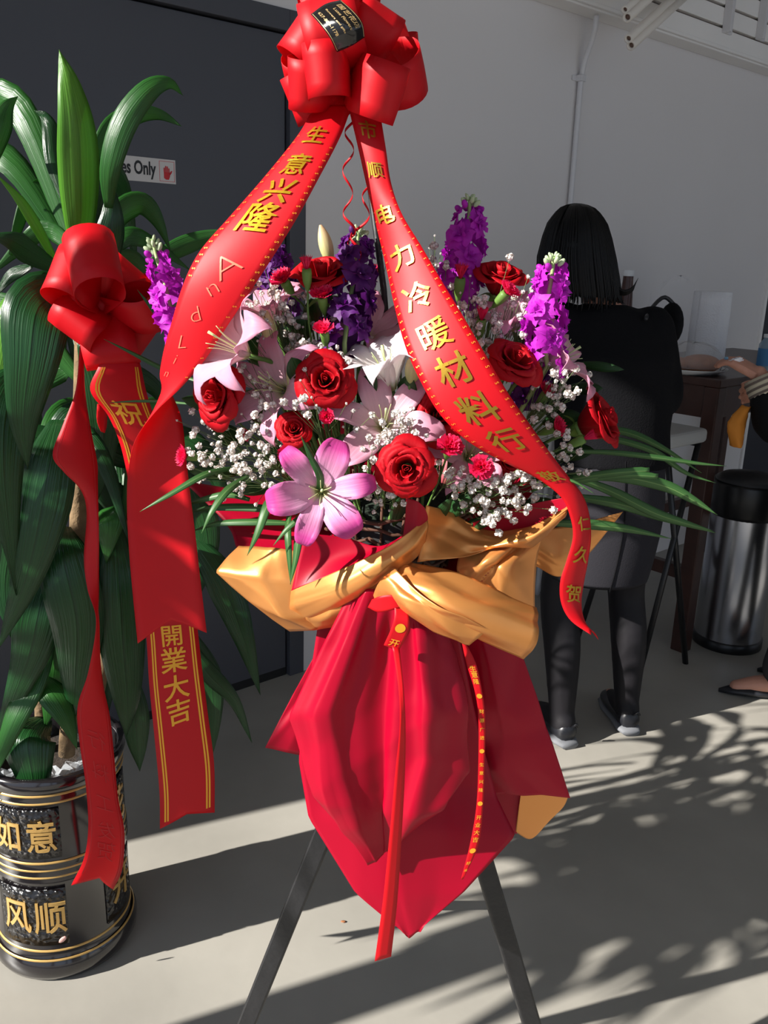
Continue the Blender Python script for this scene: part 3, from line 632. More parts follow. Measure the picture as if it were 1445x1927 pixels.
# ================================================================== RIBBON AND LEAF BUILDERS
M_rib = mat('red_satin', sr(208, 5, 24), rough=0.50, spec=0.40, trans=0.30, tcol=sr(245, 10, 16), bump=0.02, bscale=30)
M_gold = mat('gold_foil', sr(226, 182, 48), rough=0.28, metal=0.85)
M_goldp = mat('gold_print', sr(226, 160, 40), rough=0.45, metal=0.3)
M_etch = mat('worn_gold_handwriting', sr(240, 120, 90), rough=0.4)
class Ribbon:
    def __init__(s, e1, e2, n=160):
        a = np.array([tuple(Q(*p)) for p in e1]); b = np.array([tuple(Q(*p)) for p in e2])
        t = np.linspace(0, 1, 900); A, B = cr(a, t), cr(b, t); c = (A+B)/2
        l = np.concatenate([[0], np.cumsum(np.linalg.norm(np.diff(c, axis=0), axis=1))])
        s.L = l[-1]; u = np.linspace(0, s.L, 600)
        s.A = np.stack([np.interp(u, l, A[:, k]) for k in range(3)], 1); s.B = np.stack([np.interp(u, l, B[:, k]) for k in range(3)], 1)
        pc = np.array([proj(p) for p in (s.A+s.B)/2]); s.pc = pc
    def at(s, u, v):
        x = np.clip(u, 0, 1)*599; i = int(min(x, 598)); f = x-i
        return (s.A[i]*(1-f)+s.A[i+1]*f)*(1-v)+(s.B[i]*(1-f)+s.B[i+1]*f)*v
    def nrm(s, u, v=0.5):
        e = 0.004; t = s.at(u+e, v)-s.at(u-e, v); w = s.at(u, 1)-s.at(u, 0); n = np.cross(t, w); return n/(np.linalg.norm(n)+1e-9)
    def width(s, u): return float(np.linalg.norm(s.at(u, 1)-s.at(u, 0)))
    def find(s, x, y): return float(np.argmin(np.hypot(s.pc[:, 0]-x, s.pc[:, 1]-y)))/599
    def mesh(s, name, m, parent=None, notch=0.0, slant=0.0, nu=120, nv=7, thick=0.0004, bulge=0.0):
        v = []; s.bulge = bulge
        for i in range(nu):
            for j in range(nv):
                q = j/(nv-1); um = 1-notch*(1-abs(2*q-1))-slant*q; u = i/(nu-1)*um
                v.append(s.at(u, q)+(s.nrm(u)*bulge*(1-(2*q-1)**2) if bulge else 0))
        o = wob(name, v, gridfaces(nu, nv), m, parent, uvs=uvgrid(nu, nv)); return solid(o, thick)
    def text(s, items, m, parent, name='character', bold=0.012, side=1, off=0.0009, mirror=False):
        """items: (char, x, y, size as share of the ribbon width[, sideways shift[, turn]])"""
        for it in items:
            V = []; Fc = []
            ch, x, y, sz = it[:4]; sh = it[4] if len(it) > 4 else 0.0; rot = it[5] if len(it) > 5 else 0.0
            g, f = textmesh(ch, bold); u0 = s.find(x, y); w0 = s.width(u0); k = len(V)
            cs, sn = math.cos(rot), math.sin(rot)
            for p in g:
                px, py = p[0]*cs-p[1]*sn, p[0]*sn+p[1]*cs
                if mirror: px = -px
                u = u0-py*sz*w0/s.L; vv = 0.5+sh+px*sz*w0/max(s.width(u), 1e-4)
                V.append(s.at(u, vv)+s.nrm(u)*(off*side+s.bulge*max(0, 1-(2*vv-1)**2)))
            Fc += [tuple(i+k for i in q) for q in f]
            wob(name, V, Fc, m, parent, smooth=False)
    def lines(s, vs, m, parent, u0=0, u1=1, side=1, name='gold_line', off=0.0006, n=90):
        for a, b in vs:
            v = []
            for i in range(n):
                u = u0+(u1-u0)*i/(n-1)
                v += [s.at(u, q)+s.nrm(u)*(off*side+s.bulge*(1-(2*q-1)**2)) for q in (a, b)]
            wob(name, v, gridfaces(n, 2), m, parent)
def W3(dx, dy, dY): return Vector((dx, dY, -dy))
def loop(C, T, side, width, fat, m, parent, name='loop', pinch=0.62, n=30, nv=5, skew=0.0):
    d = T-C; L = d.length; d = d/L; w = (side-d*side.dot(d)).normalized(); nn = w.cross(d)
    v = []
    for i in range(n):
        t = i/(n-1); x = (1-math.cos(2*math.pi*t))/2
        yo = fat*math.sin(2*math.pi*t)*(x**0.7)*1.7
        ww = width*(pinch+(1-pinch)*min(1, x*1.7))
        for j in range(nv):
            q = j/(nv-1)-0.5
            v.append(C+d*(L*x*(1+skew*q))+nn*yo+w*(ww*q)+nn*0.0015*math.sin(q*4+i*0.3)*x)
    return solid(wob(name, v, gridfaces(n, nv), m, parent, uvs=uvgrid(n, nv)), 0.0004)
def leaf_mesh(pts, wpx, roll=0.0, fold=0.18, shape='lance', nu=22, nv=7, wave=0.0, seed=0):
    """pts: (x, y, Y); wpx: widest part in photo pixels at the leaf's own distance"""
    P_ = cr(np.array([tuple(Q(*p)) for p in pts]), np.linspace(0, 1, nu)); v = []
    zc = np.mean([np.linalg.norm(p-np.array([0, 0, CAMH])) for p in P_]); wm = wpx*zc/FPX
    rs = np.random.RandomState(seed)
    ph = rs.uniform(0, 6)
    for i in range(nu):
        t = i/(nu-1); T = Vector(P_[min(i+1, nu-1)]-P_[max(i-1, 0)]).normalized()
        V = (Vector(P_[i])-Vector((0, 0, CAMH))).normalized()
        w = T.cross(V)
        w = w.normalized() if w.length > 1e-3 else T.orthogonal().normalized()
        w = Matrix.Rotation(roll, 3, T) @ w; n = w.cross(T).normalized()
        if shape == 'lance': wd = (0.32+0.68*math.sin(min(1, t/0.40)*math.pi/2)) * (1 if t < 0.42 else max(0.0, 1-((t-0.42)/0.58)**1.4))
        elif shape == 'blade': wd = (0.55+0.45*min(1, t/0.3))*(1 if t < 0.4 else max(0.02, 1-((t-0.4)/0.6)**1.7))
        elif shape == 'strip': wd = 1.0 if t < 0.93 else 0.8
        else: wd = math.sin(math.pi*min(1, t*0.97+0.03))**0.75
        for j in range(nv):
            q = 2*j/(nv-1)-1
            v.append(Vector(P_[i])+w*(q*wm*wd/2)+n*(fold*abs(q)*wm*wd/2)+n*(wave*wm*math.sin(t*11+ph+q*1.2)*abs(q)))
    return v, gridfaces(nu, nv), uvgrid(nu, nv)
def leaf(name, pts, wpx, m, parent, **k):
    v, f, uv = leaf_mesh(pts, wpx, **k); return solid(wob(name, v, f, m, parent, uvs=uv), 0.0005)

# ================================================================== CERAMIC POT
M_glaze = mat('black_glaze', sr(26, 22, 24), rough=0.12, spec=0.6, coat=0.6)
M_pebble = mat('pebbled_black_glaze', sr(20, 18, 19), rough=0.22, spec=0.6)
nt = M_pebble.node_tree
vo = nt.nodes.new('ShaderNodeTexVoronoi'); vo.inputs['Scale'].default_value = 110; vo.feature = 'SMOOTH_F1'
bu = nt.nodes.new('ShaderNodeBump'); bu.inputs['Strength'].default_value = 1.0; bu.inputs['Distance'].default_value = 0.006; bu.invert = True
nt.links.new([n for n in nt.nodes if n.type == 'TEX_COORD'][0].outputs['Object'], vo.inputs['Vector'])
nt.links.new(vo.outputs['Distance'], bu.inputs['Height']); nt.links.new(bu.outputs['Normal'], nt.nodes['Principled BSDF'].inputs['Normal'])
M_potgold = mat('pot_gold_paint', sr(196, 158, 92), rough=0.35, metal=0.35)
PC = Vector((-0.648, 1.535, 0)); PR = 0.143; PH = 0.455
pot = thing('ceramic_pot', PC, 'tall glossy black ceramic pot with gold characters and rings', 'plant pot')
prof = [(0.0, 0.0), (PR-0.016, 0.0), (PR-0.006, 0.006), (PR, 0.018), (PR+0.001, 0.04), (PR-0.006, 0.050), (PR-0.012, 0.062), (PR-0.012, 0.225), (PR-0.008, 0.232), (PR-0.013, 0.239), (PR-0.008, 0.248), (PR-0.013, 0.255), (PR-0.008, 0.263), (PR-0.013, 0.271),
        (PR-0.012, 0.40), (PR-0.008, 0.412), (PR-0.011, 0.42), (PR-0.006, 0.43), (PR-0.002, 0.442), (PR-0.004, PH), (PR-0.014, PH+0.001), (PR-0.020, PH-0.012), (PR-0.022, 0.30), (0.0, 0.29)]
MB().lathe(PC, prof, 72).out('pot_body', M_glaze, pot)
for h, r in ((0.052, PR-0.0045), (0.070, PR-0.0105), (0.2405, PR-0.0105), (0.2565, PR-0.0105), (0.273, PR-0.0105), (0.421, PR-0.0085), (0.404, PR-0.0095)):
    MB().lathe(PC, [(r-0.001, h-0.0028), (r+0.0012, h-0.0012), (r+0.0012, h+0.0012), (r-0.001, h+0.0028)], 72).out('gold_ring', M_potgold, pot)
cang = math.atan2(-PC.y, -PC.x)      # towards the camera
def cyl(a, z, r): return PC+Vector((r*math.cos(a), r*math.sin(a), z))
rp = PR-0.0115
for z0, z1 in ((0.085, 0.215), (0.285, 0.392)):
    for a0, a1 in ((-1.05, 0.02), (0.62, 1.35), (-2.3, -1.5), (1.8, 2.6)):
        v = [cyl(cang+a0+(a1-a0)*j/14, z0+(z1-z0)*i/6, rp+0.0012) for i in range(7) for j in range(15)]
        solid(wob('pebbled_panel', v, gridfaces(7, 15), M_pebble, pot), 0.002)
def pot_text(ch, a, z, size, stretch=1.25):
    g, f = textmesh(ch, 0.012); v = [cyl(cang+a+p[0]*size/rp, z+p[1]*size*stretch, rp+0.0035) for p in g]
    solid(wob('gold_character', v, f, M_potgold, pot, smooth=False), 0.002)
for ch, a, z, s in (('顺', -0.22, 0.150, 0.062), ('风', -0.72, 0.150, 0.062), ('意', -0.24, 0.335, 0.058), ('如', -0.74, 0.335, 0.058), ('花', 0.98, 0.335, 0.066), ('开', 0.98, 0.155, 0.066)): pot_text(ch, a, z, s)
# soil under clear plastic
MB().lathe(PC, [(0, 0.41), (0.06, 0.415), (PR-0.021, 0.405), (PR-0.0215, 0.38)], 40).out('soil', mat('dark_soil', sr(48, 38, 30), rough=0.95, var=0.3, vscale=60, bump=0.6, bscale=120), pot)
fm = MB(); rr = np.random.RandomState(11)
g = np.array([[tuple(PC+Vector(((PR-0.03)*r*math.cos(t), (PR-0.03)*r*math.sin(t), 0.424+0.02*(r**2)))) for t in np.linspace(cang-1.2, cang+1.2, 22)] for r in np.linspace(0.45, 1.0, 7)])
g += rr.uniform(-0.006, 0.006, g.shape)
g[..., 2] = np.maximum(g[..., 2], PC.z+0.423)
wob('plastic_liner', g.reshape(-1, 3), gridfaces(7, 22), mat('clear_liner', (0.85, 0.9, 0.95, 1), rough=0.1, spec=0.9, alpha=0.35), pot, smooth=False)

# ================================================================== DRACAENA
LG = lambda c0, c1: [(0.0, c0), (0.46, c1), (0.5, c0), (0.54, c1), (1.0, c0)]
M_lf = [ramp_mat('leaf_deep_green', LG(sr(24, 62, 30), sr(34, 80, 38)), axis='X', rough=0.26, trans=0.22, tcol=sr(70, 130, 20), streak=0.22, sscale=26, bump=0.5, spec=0.5),
        ramp_mat('leaf_mid_green', LG(sr(38, 88, 34), sr(52, 108, 44)), axis='X', rough=0.30, trans=0.30, tcol=sr(96, 160, 20), streak=0.20, sscale=24, bump=0.4, spec=0.5),
        ramp_mat('leaf_lit_green', LG(sr(84, 140, 42), sr(104, 160, 56)), axis='X', rough=0.34, trans=0.36, tcol=sr(120, 180, 30), streak=0.22, sscale=18, bump=0.3, spec=0.45)]  # lightest green: sunlight on some leaves put into the colour
M_cane = mat('woody_cane', sr(120, 98, 70), rough=0.9, var=0.25, vscale=40, bump=0.4, bscale=80)
pbase = PC+Vector((0, 0, 0.40))
dr = thing('dracaena_plant', pbase, 'tall leafy green dracaena growing in the black pot', 'plant')
canes = [[(125, 1420, 1.52), (140, 1200, 1.53), (150, 900, 1.53), (158, 640, 1.52), (155, 470, 1.52)], [(80, 1420, 1.57), (75, 1250, 1.57), (70, 1060, 1.56), (60, 930, 1.55)], [(165, 1420, 1.56), (195, 1250, 1.58), (225, 1100, 1.58), (240, 980, 1.57)]]
for c, r in zip(canes, (0.016, 0.013, 0.012)): MB().tube([Vector(p) for p in cr([Q(*p) for p in c], np.linspace(0, 1, 24))], r, 10).out('cane', M_cane, dr)
LV = [  # (points, width px, material, roll)
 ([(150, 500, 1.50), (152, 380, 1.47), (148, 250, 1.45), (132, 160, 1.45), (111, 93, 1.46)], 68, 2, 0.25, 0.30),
 ([(204, 392, 1.44), (206, 320, 1.42), (232, 232, 1.42), (278, 170, 1.43), (318, 156, 1.45), (345, 180, 1.47)], 43, 1, -0.2, 0.25),
 ([(168, 320, 1.52), (205, 245, 1.55), (255, 218, 1.58), (300, 216, 1.60), (342, 238, 1.61)], 34, 1, 0.3, 0.2),
 ([(122, 380, 1.52), (104, 310, 1.54), (98, 250, 1.56), (85, 220, 1.57), (64, 208, 1.57)], 32, 0, 0.3, 0.2),
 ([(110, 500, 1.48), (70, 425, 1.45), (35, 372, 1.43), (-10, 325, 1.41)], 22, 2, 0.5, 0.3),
 ([(20, 480, 1.50), (40, 410, 1.53), (60, 355, 1.55), (98, 322, 1.57)], 22, 1, 0.5, 0.2),
 ([(-25, 330, 1.5), (0, 250, 1.5), (12, 205, 1.51), (34, 181, 1.52)], 34, 1, 0.2, 0.2),
 ([(150, 480, 1.5), (90, 435, 1.52), (40, 465, 1.53), (-20, 520, 1.54)], 34, 1, -0.3, 0.25),
 ([(190, 470, 1.5), (225, 405, 1.52), (265, 385, 1.54), (295, 415, 1.55), (322, 475, 1.56)], 44, 1, 0.3, 0.25),
 ([(195, 490, 1.5), (240, 445, 1.53), (290, 460, 1.56), (360, 510, 1.58)], 34, 1, -0.3, 0.2),
 ([(200, 500, 1.5), (240, 485, 1.52), (270, 505, 1.53), (300, 560, 1.54)], 30, 1, 0.3, 0.2),
 ([(270, 510, 1.56), (330, 470, 1.58), (400, 445, 1.60), (450, 440, 1.6)], 34, 1, 0.2, 0.2),
 ([(120, 510, 1.48), (60, 475, 1.42), (20, 452, 1.38), (-30, 440, 1.36)], 46, 0, 0.5, 0.2),
 ([(195, 540, 1.48), (205, 460, 1.46), (212, 400, 1.46), (206, 330, 1.47)], 50, 0, 0.2, 0.2),
 ([(148, 575, 1.42), (110, 560, 1.37), (72, 585, 1.32), (58, 680, 1.30), (45, 790, 1.31), (52, 884, 1.33)], 112, 0, 0.1, 0.10),
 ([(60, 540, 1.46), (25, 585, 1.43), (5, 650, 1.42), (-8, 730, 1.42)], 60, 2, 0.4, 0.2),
 ([(60, 500, 1.50), (20, 520, 1.5), (-10, 560, 1.5)], 20, 0, 0.1, 0.2),
 ([(60, 700, 1.45), (20, 750, 1.40), (8, 880, 1.38), (30, 1122, 1.40)], 92, 0, -0.1, 0.12),
 ([(110, 790, 1.48), (95, 870, 1.42), (75, 980, 1.40), (45, 1100, 1.40), (-5, 1225, 1.42)], 92, 0, 0.15, 0.15),
 ([(115, 990, 1.50), (120, 1050, 1.44), (145, 1170, 1.43), (142, 1280, 1.45), (137, 1360, 1.47)], 96, 0, 0.1, 0.15),
 ([(215, 990, 1.52), (225, 1090, 1.48), (232, 1210, 1.47), (240, 1320, 1.48), (238, 1388, 1.50)], 86, 0, -0.2, 0.16),
 ([(190, 960, 1.52), (200, 975, 1.48), (203, 1000, 1.47), (200, 1060, 1.48)], 66, 1, 0.1, 0.12),
 ([(95, 1060, 1.50), (75, 1150, 1.45), (50, 1250, 1.44), (-10, 1400, 1.45)], 84, 0, 0.1, 0.15),
 ([(85, 1350, 1.52), (55, 1390, 1.44), (62, 1460, 1.42), (78, 1568, 1.42)], 84, 0, 0.2, 0.2),
 ([(75, 1270, 1.50), (95, 1300, 1.46), (125, 1350, 1.44), (145, 1410, 1.44)], 48, 1, -0.2, 0.2),
 ([(100, 1180, 1.50), (60, 1280, 1.46), (20, 1370, 1.42), (-30, 1500, 1.40)], 50, 1, 0.4, 0.2),
 ([(360, 1010, 1.60), (415, 1090, 1.58), (455, 1190, 1.57), (490, 1308, 1.57)], 62, 0, 0.1, 0.18),
 ([(330, 1180, 1.56), (390, 1265, 1.54), (440, 1320, 1.54), (474, 1398, 1.55)], 34, 0, 0.4, 0.2),
 ([(345, 880, 1.62), (380, 960, 1.60), (392, 1040, 1.60), (372, 1130, 1.60)], 50, 0, 0.1, 0.18),
 ([(225, 1230, 1.54), (250, 1330, 1.52), (258, 1400, 1.52), (263, 1452, 1.52)], 50, 0, 0.2, 0.2),
 ([(360, 1190, 1.60), (395, 1270, 1.6), (402, 1350, 1.6), (395, 1440, 1.6)], 40, 0, 0.2, 0.2),
 ([(160, 830, 1.56), (215, 850, 1.58), (270, 880, 1.60), (320, 960, 1.60)], 50, 0, 0.2, 0.2),
 ([(150, 850, 1.56), (100, 850, 1.52), (40, 900, 1.50), (-10, 980, 1.5)], 60, 1, 0.3, 0.2),
 ([(200, 900, 1.58), (260, 990, 1.60), (300, 1090, 1.60), (320, 1200, 1.6)], 60, 0, 0.0, 0.2),
 ([(120, 880, 1.58), (170, 960, 1.60), (180, 1060, 1.6), (165, 1160, 1.6)], 60, 0, 0.2, 0.2),
 ([(60, 930, 1.60), (30, 1000, 1.62), (10, 1100, 1.62), (20, 1200, 1.6)], 70, 0, 0.1, 0.2),
 ([(150, 1000, 1.62), (100, 1120, 1.63), (60, 1230, 1.62), (30, 1330, 1.6)], 76, 0, -0.1, 0.2),
 ([(200, 1050, 1.62), (190, 1150, 1.64), (200, 1250, 1.64), (205, 1340, 1.62)], 70, 0, 0.1, 0.2),
 ([(150, 700, 1.58), (220, 700, 1.62), (290, 730, 1.66), (330, 800, 1.68)], 44, 0, 0.2, 0.2),
 ([(150, 690, 1.58), (110, 690, 1.58), (60, 730, 1.58), (20, 800, 1.6)], 54, 1, 0.2, 0.2),
 ([(170, 560, 1.58), (230, 560, 1.62), (300, 600, 1.66), (350, 680, 1.68)], 46, 0, 0.2, 0.2),
 ([(130, 620, 1.56), (80, 600, 1.58), (30, 620, 1.6), (-20, 690, 1.6)], 50, 1, 0.2, 0.2),
 ([(155, 640, 1.5), (190, 760, 1.5), (195, 850, 1.52), (185, 940, 1.54)], 60, 0, 0.1, 0.2),
 ([(110, 1200, 1.5), (100, 1280, 1.5), (95, 1320, 1.5), (85, 1370, 1.5)], 50, 1, 0.1, 0.2)]
# leaves of the crowns that spread away from and towards the camera
rs_ = np.random.RandomState(77)
for cx_, cy_, Y_, n_, up_ in ((152, 500, 1.52, 15, 0.10), (65, 930, 1.56, 10, 0.02), (235, 985, 1.58, 9, 0.02), (155, 720, 1.53, 9, 0.04)):
    for k_ in range(n_):
        a_ = 2*math.pi*(k_+rs_.uniform(-0.2, 0.2))/n_
        if cx_ > 0 and math.sin(a_) < -0.45 and abs(math.cos(a_)) < 0.8: continue       # nothing across the camera's own side
        if cy_ < 800 and (math.cos(a_) > 0.1 or math.sin(a_) < 0.2): continue
        c_ = Q(cx_, cy_, Y_); R_ = rs_.uniform(0.30, 0.42); D_ = Vector((math.cos(a_), math.sin(a_), 0)); dz = rs_.uniform(0.0, up_+0.06)
        if D_.x > 0.2: R_ *= 0.62
        ps = [c_, c_+D_*R_*0.35+UP*(0.10+dz), c_+D_*R_*0.75+UP*(0.08+dz), c_+D_*R_+UP*(-0.06+dz*0.5)]
        LV.append(([(*proj(p), p.y) for p in ps], 48, rs_.choice([0, 0, 1]), rs_.uniform(-0.3, 0.3), 0.2))
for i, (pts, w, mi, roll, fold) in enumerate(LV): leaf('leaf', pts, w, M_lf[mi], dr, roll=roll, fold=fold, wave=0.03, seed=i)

# ---- a second, taller dracaena, unseen at left, added to shade the floor
P2 = Vector((-1.584, 0.717, 0))
pot2 = thing('ceramic_pot', P2, 'black ceramic pot of the added tall plant, unseen left of the picture', 'plant pot')
MB().lathe(P2, prof, 48).out('pot_body', M_glaze, pot2)
MB().lathe(P2, [(0, 0.41), (0.06, 0.415), (PR-0.021, 0.405), (PR-0.0215, 0.38)], 40).out('soil', MATS['dark_soil'], pot2)
d2_ = thing('dracaena_plant', P2+UP*0.40, 'tall dracaena with dense crown, unseen, added to shade the floor', 'plant')
def leaf3(c, D, R, rise, drop, w, m, parent, roll):
    ps = cr([c, c+D*R*0.35+UP*rise, c+D*R*0.75+UP*(rise*0.9), c+D*R+UP*drop], np.linspace(0, 1, 14)); v = []
    for i in range(14):
        t = i/13; T = Vector(ps[min(i+1, 13)]-ps[max(i-1, 0)]).normalized(); s_ = T.cross(UP)
        s_ = Matrix.Rotation(roll, 3, T) @ (s_.normalized() if s_.length > 1e-3 else D.cross(UP)); n_ = s_.cross(T)
        wd = w*(0.32+0.68*math.sin(min(1, t/0.4)*math.pi/2))*(1 if t < 0.42 else max(0, 1-((t-0.42)/0.58)**1.55))
        v += [Vector(ps[i])+s_*(q*wd/2)+n_*(0.2*abs(q)*wd/2) for q in (-1, 0, 1)]
    return solid(wob('leaf', v, gridfaces(14, 3), m, parent, uvs=uvgrid(14, 3)), 0.0005)
rs_ = np.random.RandomState(5)
for (dx, dy, zt_) in ((0, 0, 1.66), (0.11, 0.051, 1.54), (-0.11, -0.051, 1.52)):
    top = P2+Vector((dx, dy, zt_)); MB().tube([P2+Vector((dx*0.3, dy*0.3, 0.40)), P2+Vector((dx*0.7, dy*0.7, 0.9)), top], 0.014, 8).out('cane', M_cane, d2_)
    for k in range(30):
        a_ = k*2.4; D_ = Vector((math.cos(a_), math.sin(a_), 0)); lv = k/30
        leaf3(top-UP*0.16*lv, D_, rs_.uniform(0.26, 0.40), rs_.uniform(0.02, 0.24)*(1-lv)+0.03, rs_.uniform(-0.16, 0.02)-0.05*lv, 0.075, M_lf[k % 2], d2_, rs_.uniform(-0.5, 0.5))

# ---- red bow and its two printed tails on the plant
BC = Q(190, 575, 1.36)
pb = thing('ribbon_bow', BC, 'red satin bow tied on the dracaena stem', 'bow', 'red bows')
def mkloops(C, specs, parent, width):
    for (x, y, Y, sx, sy, sY, fat, wk) in specs: loop(C, Q(x, y, Y), W3(sx, sy, sY), width*wk, fat, M_rib, parent)
mkloops(BC, [(302, 582, 1.33, 0, 0.75, 0.6, 0.020, 1.0), (290, 548, 1.40, 0.1, 1, 0.3, 0.012, 0.9),
             (130, 628, 1.31, 0.85, 0.5, 0, 0.022, 1.25), (285, 640, 1.38, 0.2, 1, 0.2, 0.02, 1.2), (215, 690, 1.34, 1, 0.1, 0.2, 0.02, 1.3), (250, 500, 1.40, 0.7, 0.6, 0.2, 0.02, 1.0)], pb, 0.062)
loop(BC, Q(108, 498, 1.29), W3(-0.2, 0.85, -0.55), 0.078, 0.026, M_rib, pb, pinch=0.5)
loop(BC, Q(172, 470, 1.27), W3(0.30, 0.85, -0.5), 0.098, 0.030, M_rib, pb, pinch=0.42)
loop(BC, Q(130, 548, 1.33), W3(0.2, 1, 0.1), 0.060, 0.012, M_rib, pb)
loop(BC, Q(182, 480, 1.34), W3(1, 0, 0), 0.055, 0.010, M_rib, pb)
MB().blob(BC, (0.016, 0, 0), (0, 0.014, 0), (0, 0, 0.016), 8, 12).out('knot', M_rib, pb)
r1 = Ribbon([(150, 650, 1.35), (142, 735, 1.33), (118, 800, 1.31), (99, 856, 1.30), (120, 888, 1.31), (152, 922, 1.335), (163, 965, 1.34), (158, 1050, 1.335), (165, 1110, 1.32), (181, 1170, 1.31), (166, 1265, 1.31), (146, 1330, 1.31), (150, 1400, 1.31), (161, 1475, 1.31), (166, 1555, 1.31), (158, 1615, 1.31), (134, 1666, 1.31)],
            [(156, 650, 1.36), (160, 735, 1.35), (171, 808, 1.33), (183, 870, 1.33), (184, 905, 1.33), (185, 950, 1.325), (186, 1005, 1.32), (186, 1065, 1.325), (186, 1125, 1.33), (184, 1190, 1.335), (194, 1285, 1.34), (207, 1350, 1.34), (215, 1425, 1.34), (222, 1500, 1.34), (234, 1565, 1.345), (230, 1635, 1.36), (213, 1674, 1.37)])
t1 = r1.mesh('banner_ribbon', M_rib, None, notch=0.03, nu=160, bulge=0.004)
tag(t1, 'narrow red twisted ribbon hanging in front of the black pot', 'ribbon', 'red banner ribbons')
M_ghost = mat('print_showing_through', sr(190, 0, 18), rough=0.5)
r1.text([('行', 190, 1390, 0.55), ('料', 193, 1450, 0.55), ('工', 196, 1510, 0.55), ('发', 200, 1560, 0.55), ('贺', 203, 1600, 0.55)], M_ghost, t1, bold=-0.01, side=1, mirror=True)
r1.lines([(0.08, 0.10), (0.90, 0.92)], M_ghost, t1, 0.1, 0.97, name='edge_line')
r2 = Ribbon([(205, 640, 1.35), (185, 690, 1.32), (170, 735, 1.32), (205, 785, 1.34), (230, 850, 1.36), (248, 950, 1.38), (262, 1080, 1.385), (275, 1195, 1.38), (281, 1290, 1.375), (291, 1390, 1.37), (300, 1490, 1.365), (301, 1560, 1.36)],
            [(250, 640, 1.36), (265, 690, 1.35), (276, 740, 1.35), (296, 800, 1.36), (320, 860, 1.375), (342, 950, 1.39), (360, 1080, 1.39), (372, 1185, 1.385), (381, 1265, 1.38), (392, 1350, 1.375), (403, 1440, 1.37), (404, 1529, 1.37)])
t2 = r2.mesh('banner_ribbon', M_rib, None, notch=0.018, nu=140, bulge=0.003)
tag(t2, 'red ribbon with gold double borders and gold characters hanging beside the plant', 'ribbon', 'red banner ribbons')
r2.lines([(0.085, 0.115), (0.135, 0.165), (0.845, 0.875), (0.895, 0.925)], M_goldp, t2, 0.05, 0.985)
r2.text([('祝', 245, 775, 0.62), ('開', 316, 1196, 0.46), ('業', 322, 1240, 0.52), ('大', 328, 1292, 0.50), ('吉', 334, 1338, 0.48)], M_goldp, t2, bold=0.012)
# little red packet hanging in the leaves
hp = [[Q(183, 760, 1.40), Q(202, 765, 1.41)], [Q(182, 790, 1.40), Q(201, 800, 1.41)], [Q(190, 812, 1.40), Q(197, 815, 1.41)]]
g = netgrid(hp, 6, 4); hpo = solid(wob('hanging_tag', g.reshape(-1, 3), gridfaces(6, 4), M_rib), 0.0006); tag(hpo, 'small dark red tag hanging behind the twisted ribbon', 'tag')
# ================================================================== FLOWER STAND
M_stand = mat('black_painted_wood', sr(22, 22, 24), rough=0.55, var=0.25, vscale=25, bump=0.15, bscale=60)
APX = Q(773, 1160, 1.06)
sb = Vector((APX.x, 1.15, 0))
fs = thing('flower_stand', sb, 'black wooden tripod stand under the red wrapping paper', 'stand')
def legline(x0, y0, x1, y1, foot):
    """leg from the hub to a foot on the floor that is seen along the given line"""
    return foot
for foot in (F(393, 2104), F(1062, 2136), F(772, 1705)):
    d = (foot-APX).normalized(); s = d.cross(UP).normalized(); n = s.cross(d)
    v = []
    for p, w in ((APX-d*0.03, 0.0135), (foot, 0.0155)): v += [p+s*w*a+n*w*b for a, b in ((-1, -1), (1, -1), (1, 1), (-1, 1))]
    for k in range(4, 8): v[k].z = 0.0 if True else v[k].z
    bev(wob('leg', v, [(0, 1, 2, 3), (4, 7, 6, 5), (0, 4, 5, 1), (1, 5, 6, 2), (2, 6, 7, 3), (3, 7, 4, 0)], M_stand, fs, smooth=False), 0.003)
MB().lathe(APX-UP*0.02, [(0, 0), (0.03, 0), (0.032, 0.004), (0.032, 0.05), (0.03, 0.054), (0, 0.054)], 20).out('hub', M_stand, fs)
MB().tube([APX, Q(745, 850, 1.14), Q(722, 545, 1.19), Q(672, 165, 1.185)], [0.006, 0.005, 0.0042, 0.004], 8).out('pole', M_stand, fs)
# basket
BK = Q(745, 940, 1.165); BKr = 0.108
bk = thing('flower_basket', BK, 'dark woven twig basket holding the flowers', 'basket')
M_twig = mat('brown_twig', sr(84, 52, 36), rough=0.8, var=0.3, vscale=40); M_moss = mat('dark_floral_foam', sr(22, 34, 22), rough=0.95, bump=0.5, bscale=80)
bz = 0.115
MB().lathe(BK-UP*bz, [(0, 0), (0.055, 0), (0.08, 0.05), (BKr-0.01, bz-0.004), (BKr-0.016, bz-0.004), (0.075, 0.05), (0, 0.006)], 40).out('liner', M_black, bk)
MB().lathe(BK-UP*bz, [(0, 0.01), (0.07, 0.05), (0.092, bz-0.01), (0.086, bz+0.012), (0, bz+0.03)], 30).out('floral_foam', M_moss, bk)
rr = np.random.RandomState(21)
for k in range(7):
    h = -0.10+0.017*k; rad = 0.06+(BKr-0.058)*((h+bz)/bz)+0.002
    pts = [BK+Vector(((rad+rr.uniform(-0.003, 0.003))*math.cos(t), (rad+rr.uniform(-0.003, 0.003))*math.sin(t), h+rr.uniform(-0.006, 0.006))) for t in np.linspace(0, 2*math.pi, 40)]
    MB().tube(pts, 0.0024, 6).out('woven_twig', M_twig, bk)
for k in range(26):
    t = 2*math.pi*k/26+rr.uniform(-0.1, 0.1)
    MB().tube([BK+Vector((0.06*math.cos(t), 0.06*math.sin(t), -bz)), BK+Vector(((BKr+0.004)*math.cos(t+0.15), (BKr+0.004)*math.sin(t+0.15), 0.012+rr.uniform(0, 0.02)))], 0.002, 6).out('rib_twig', M_twig, bk)

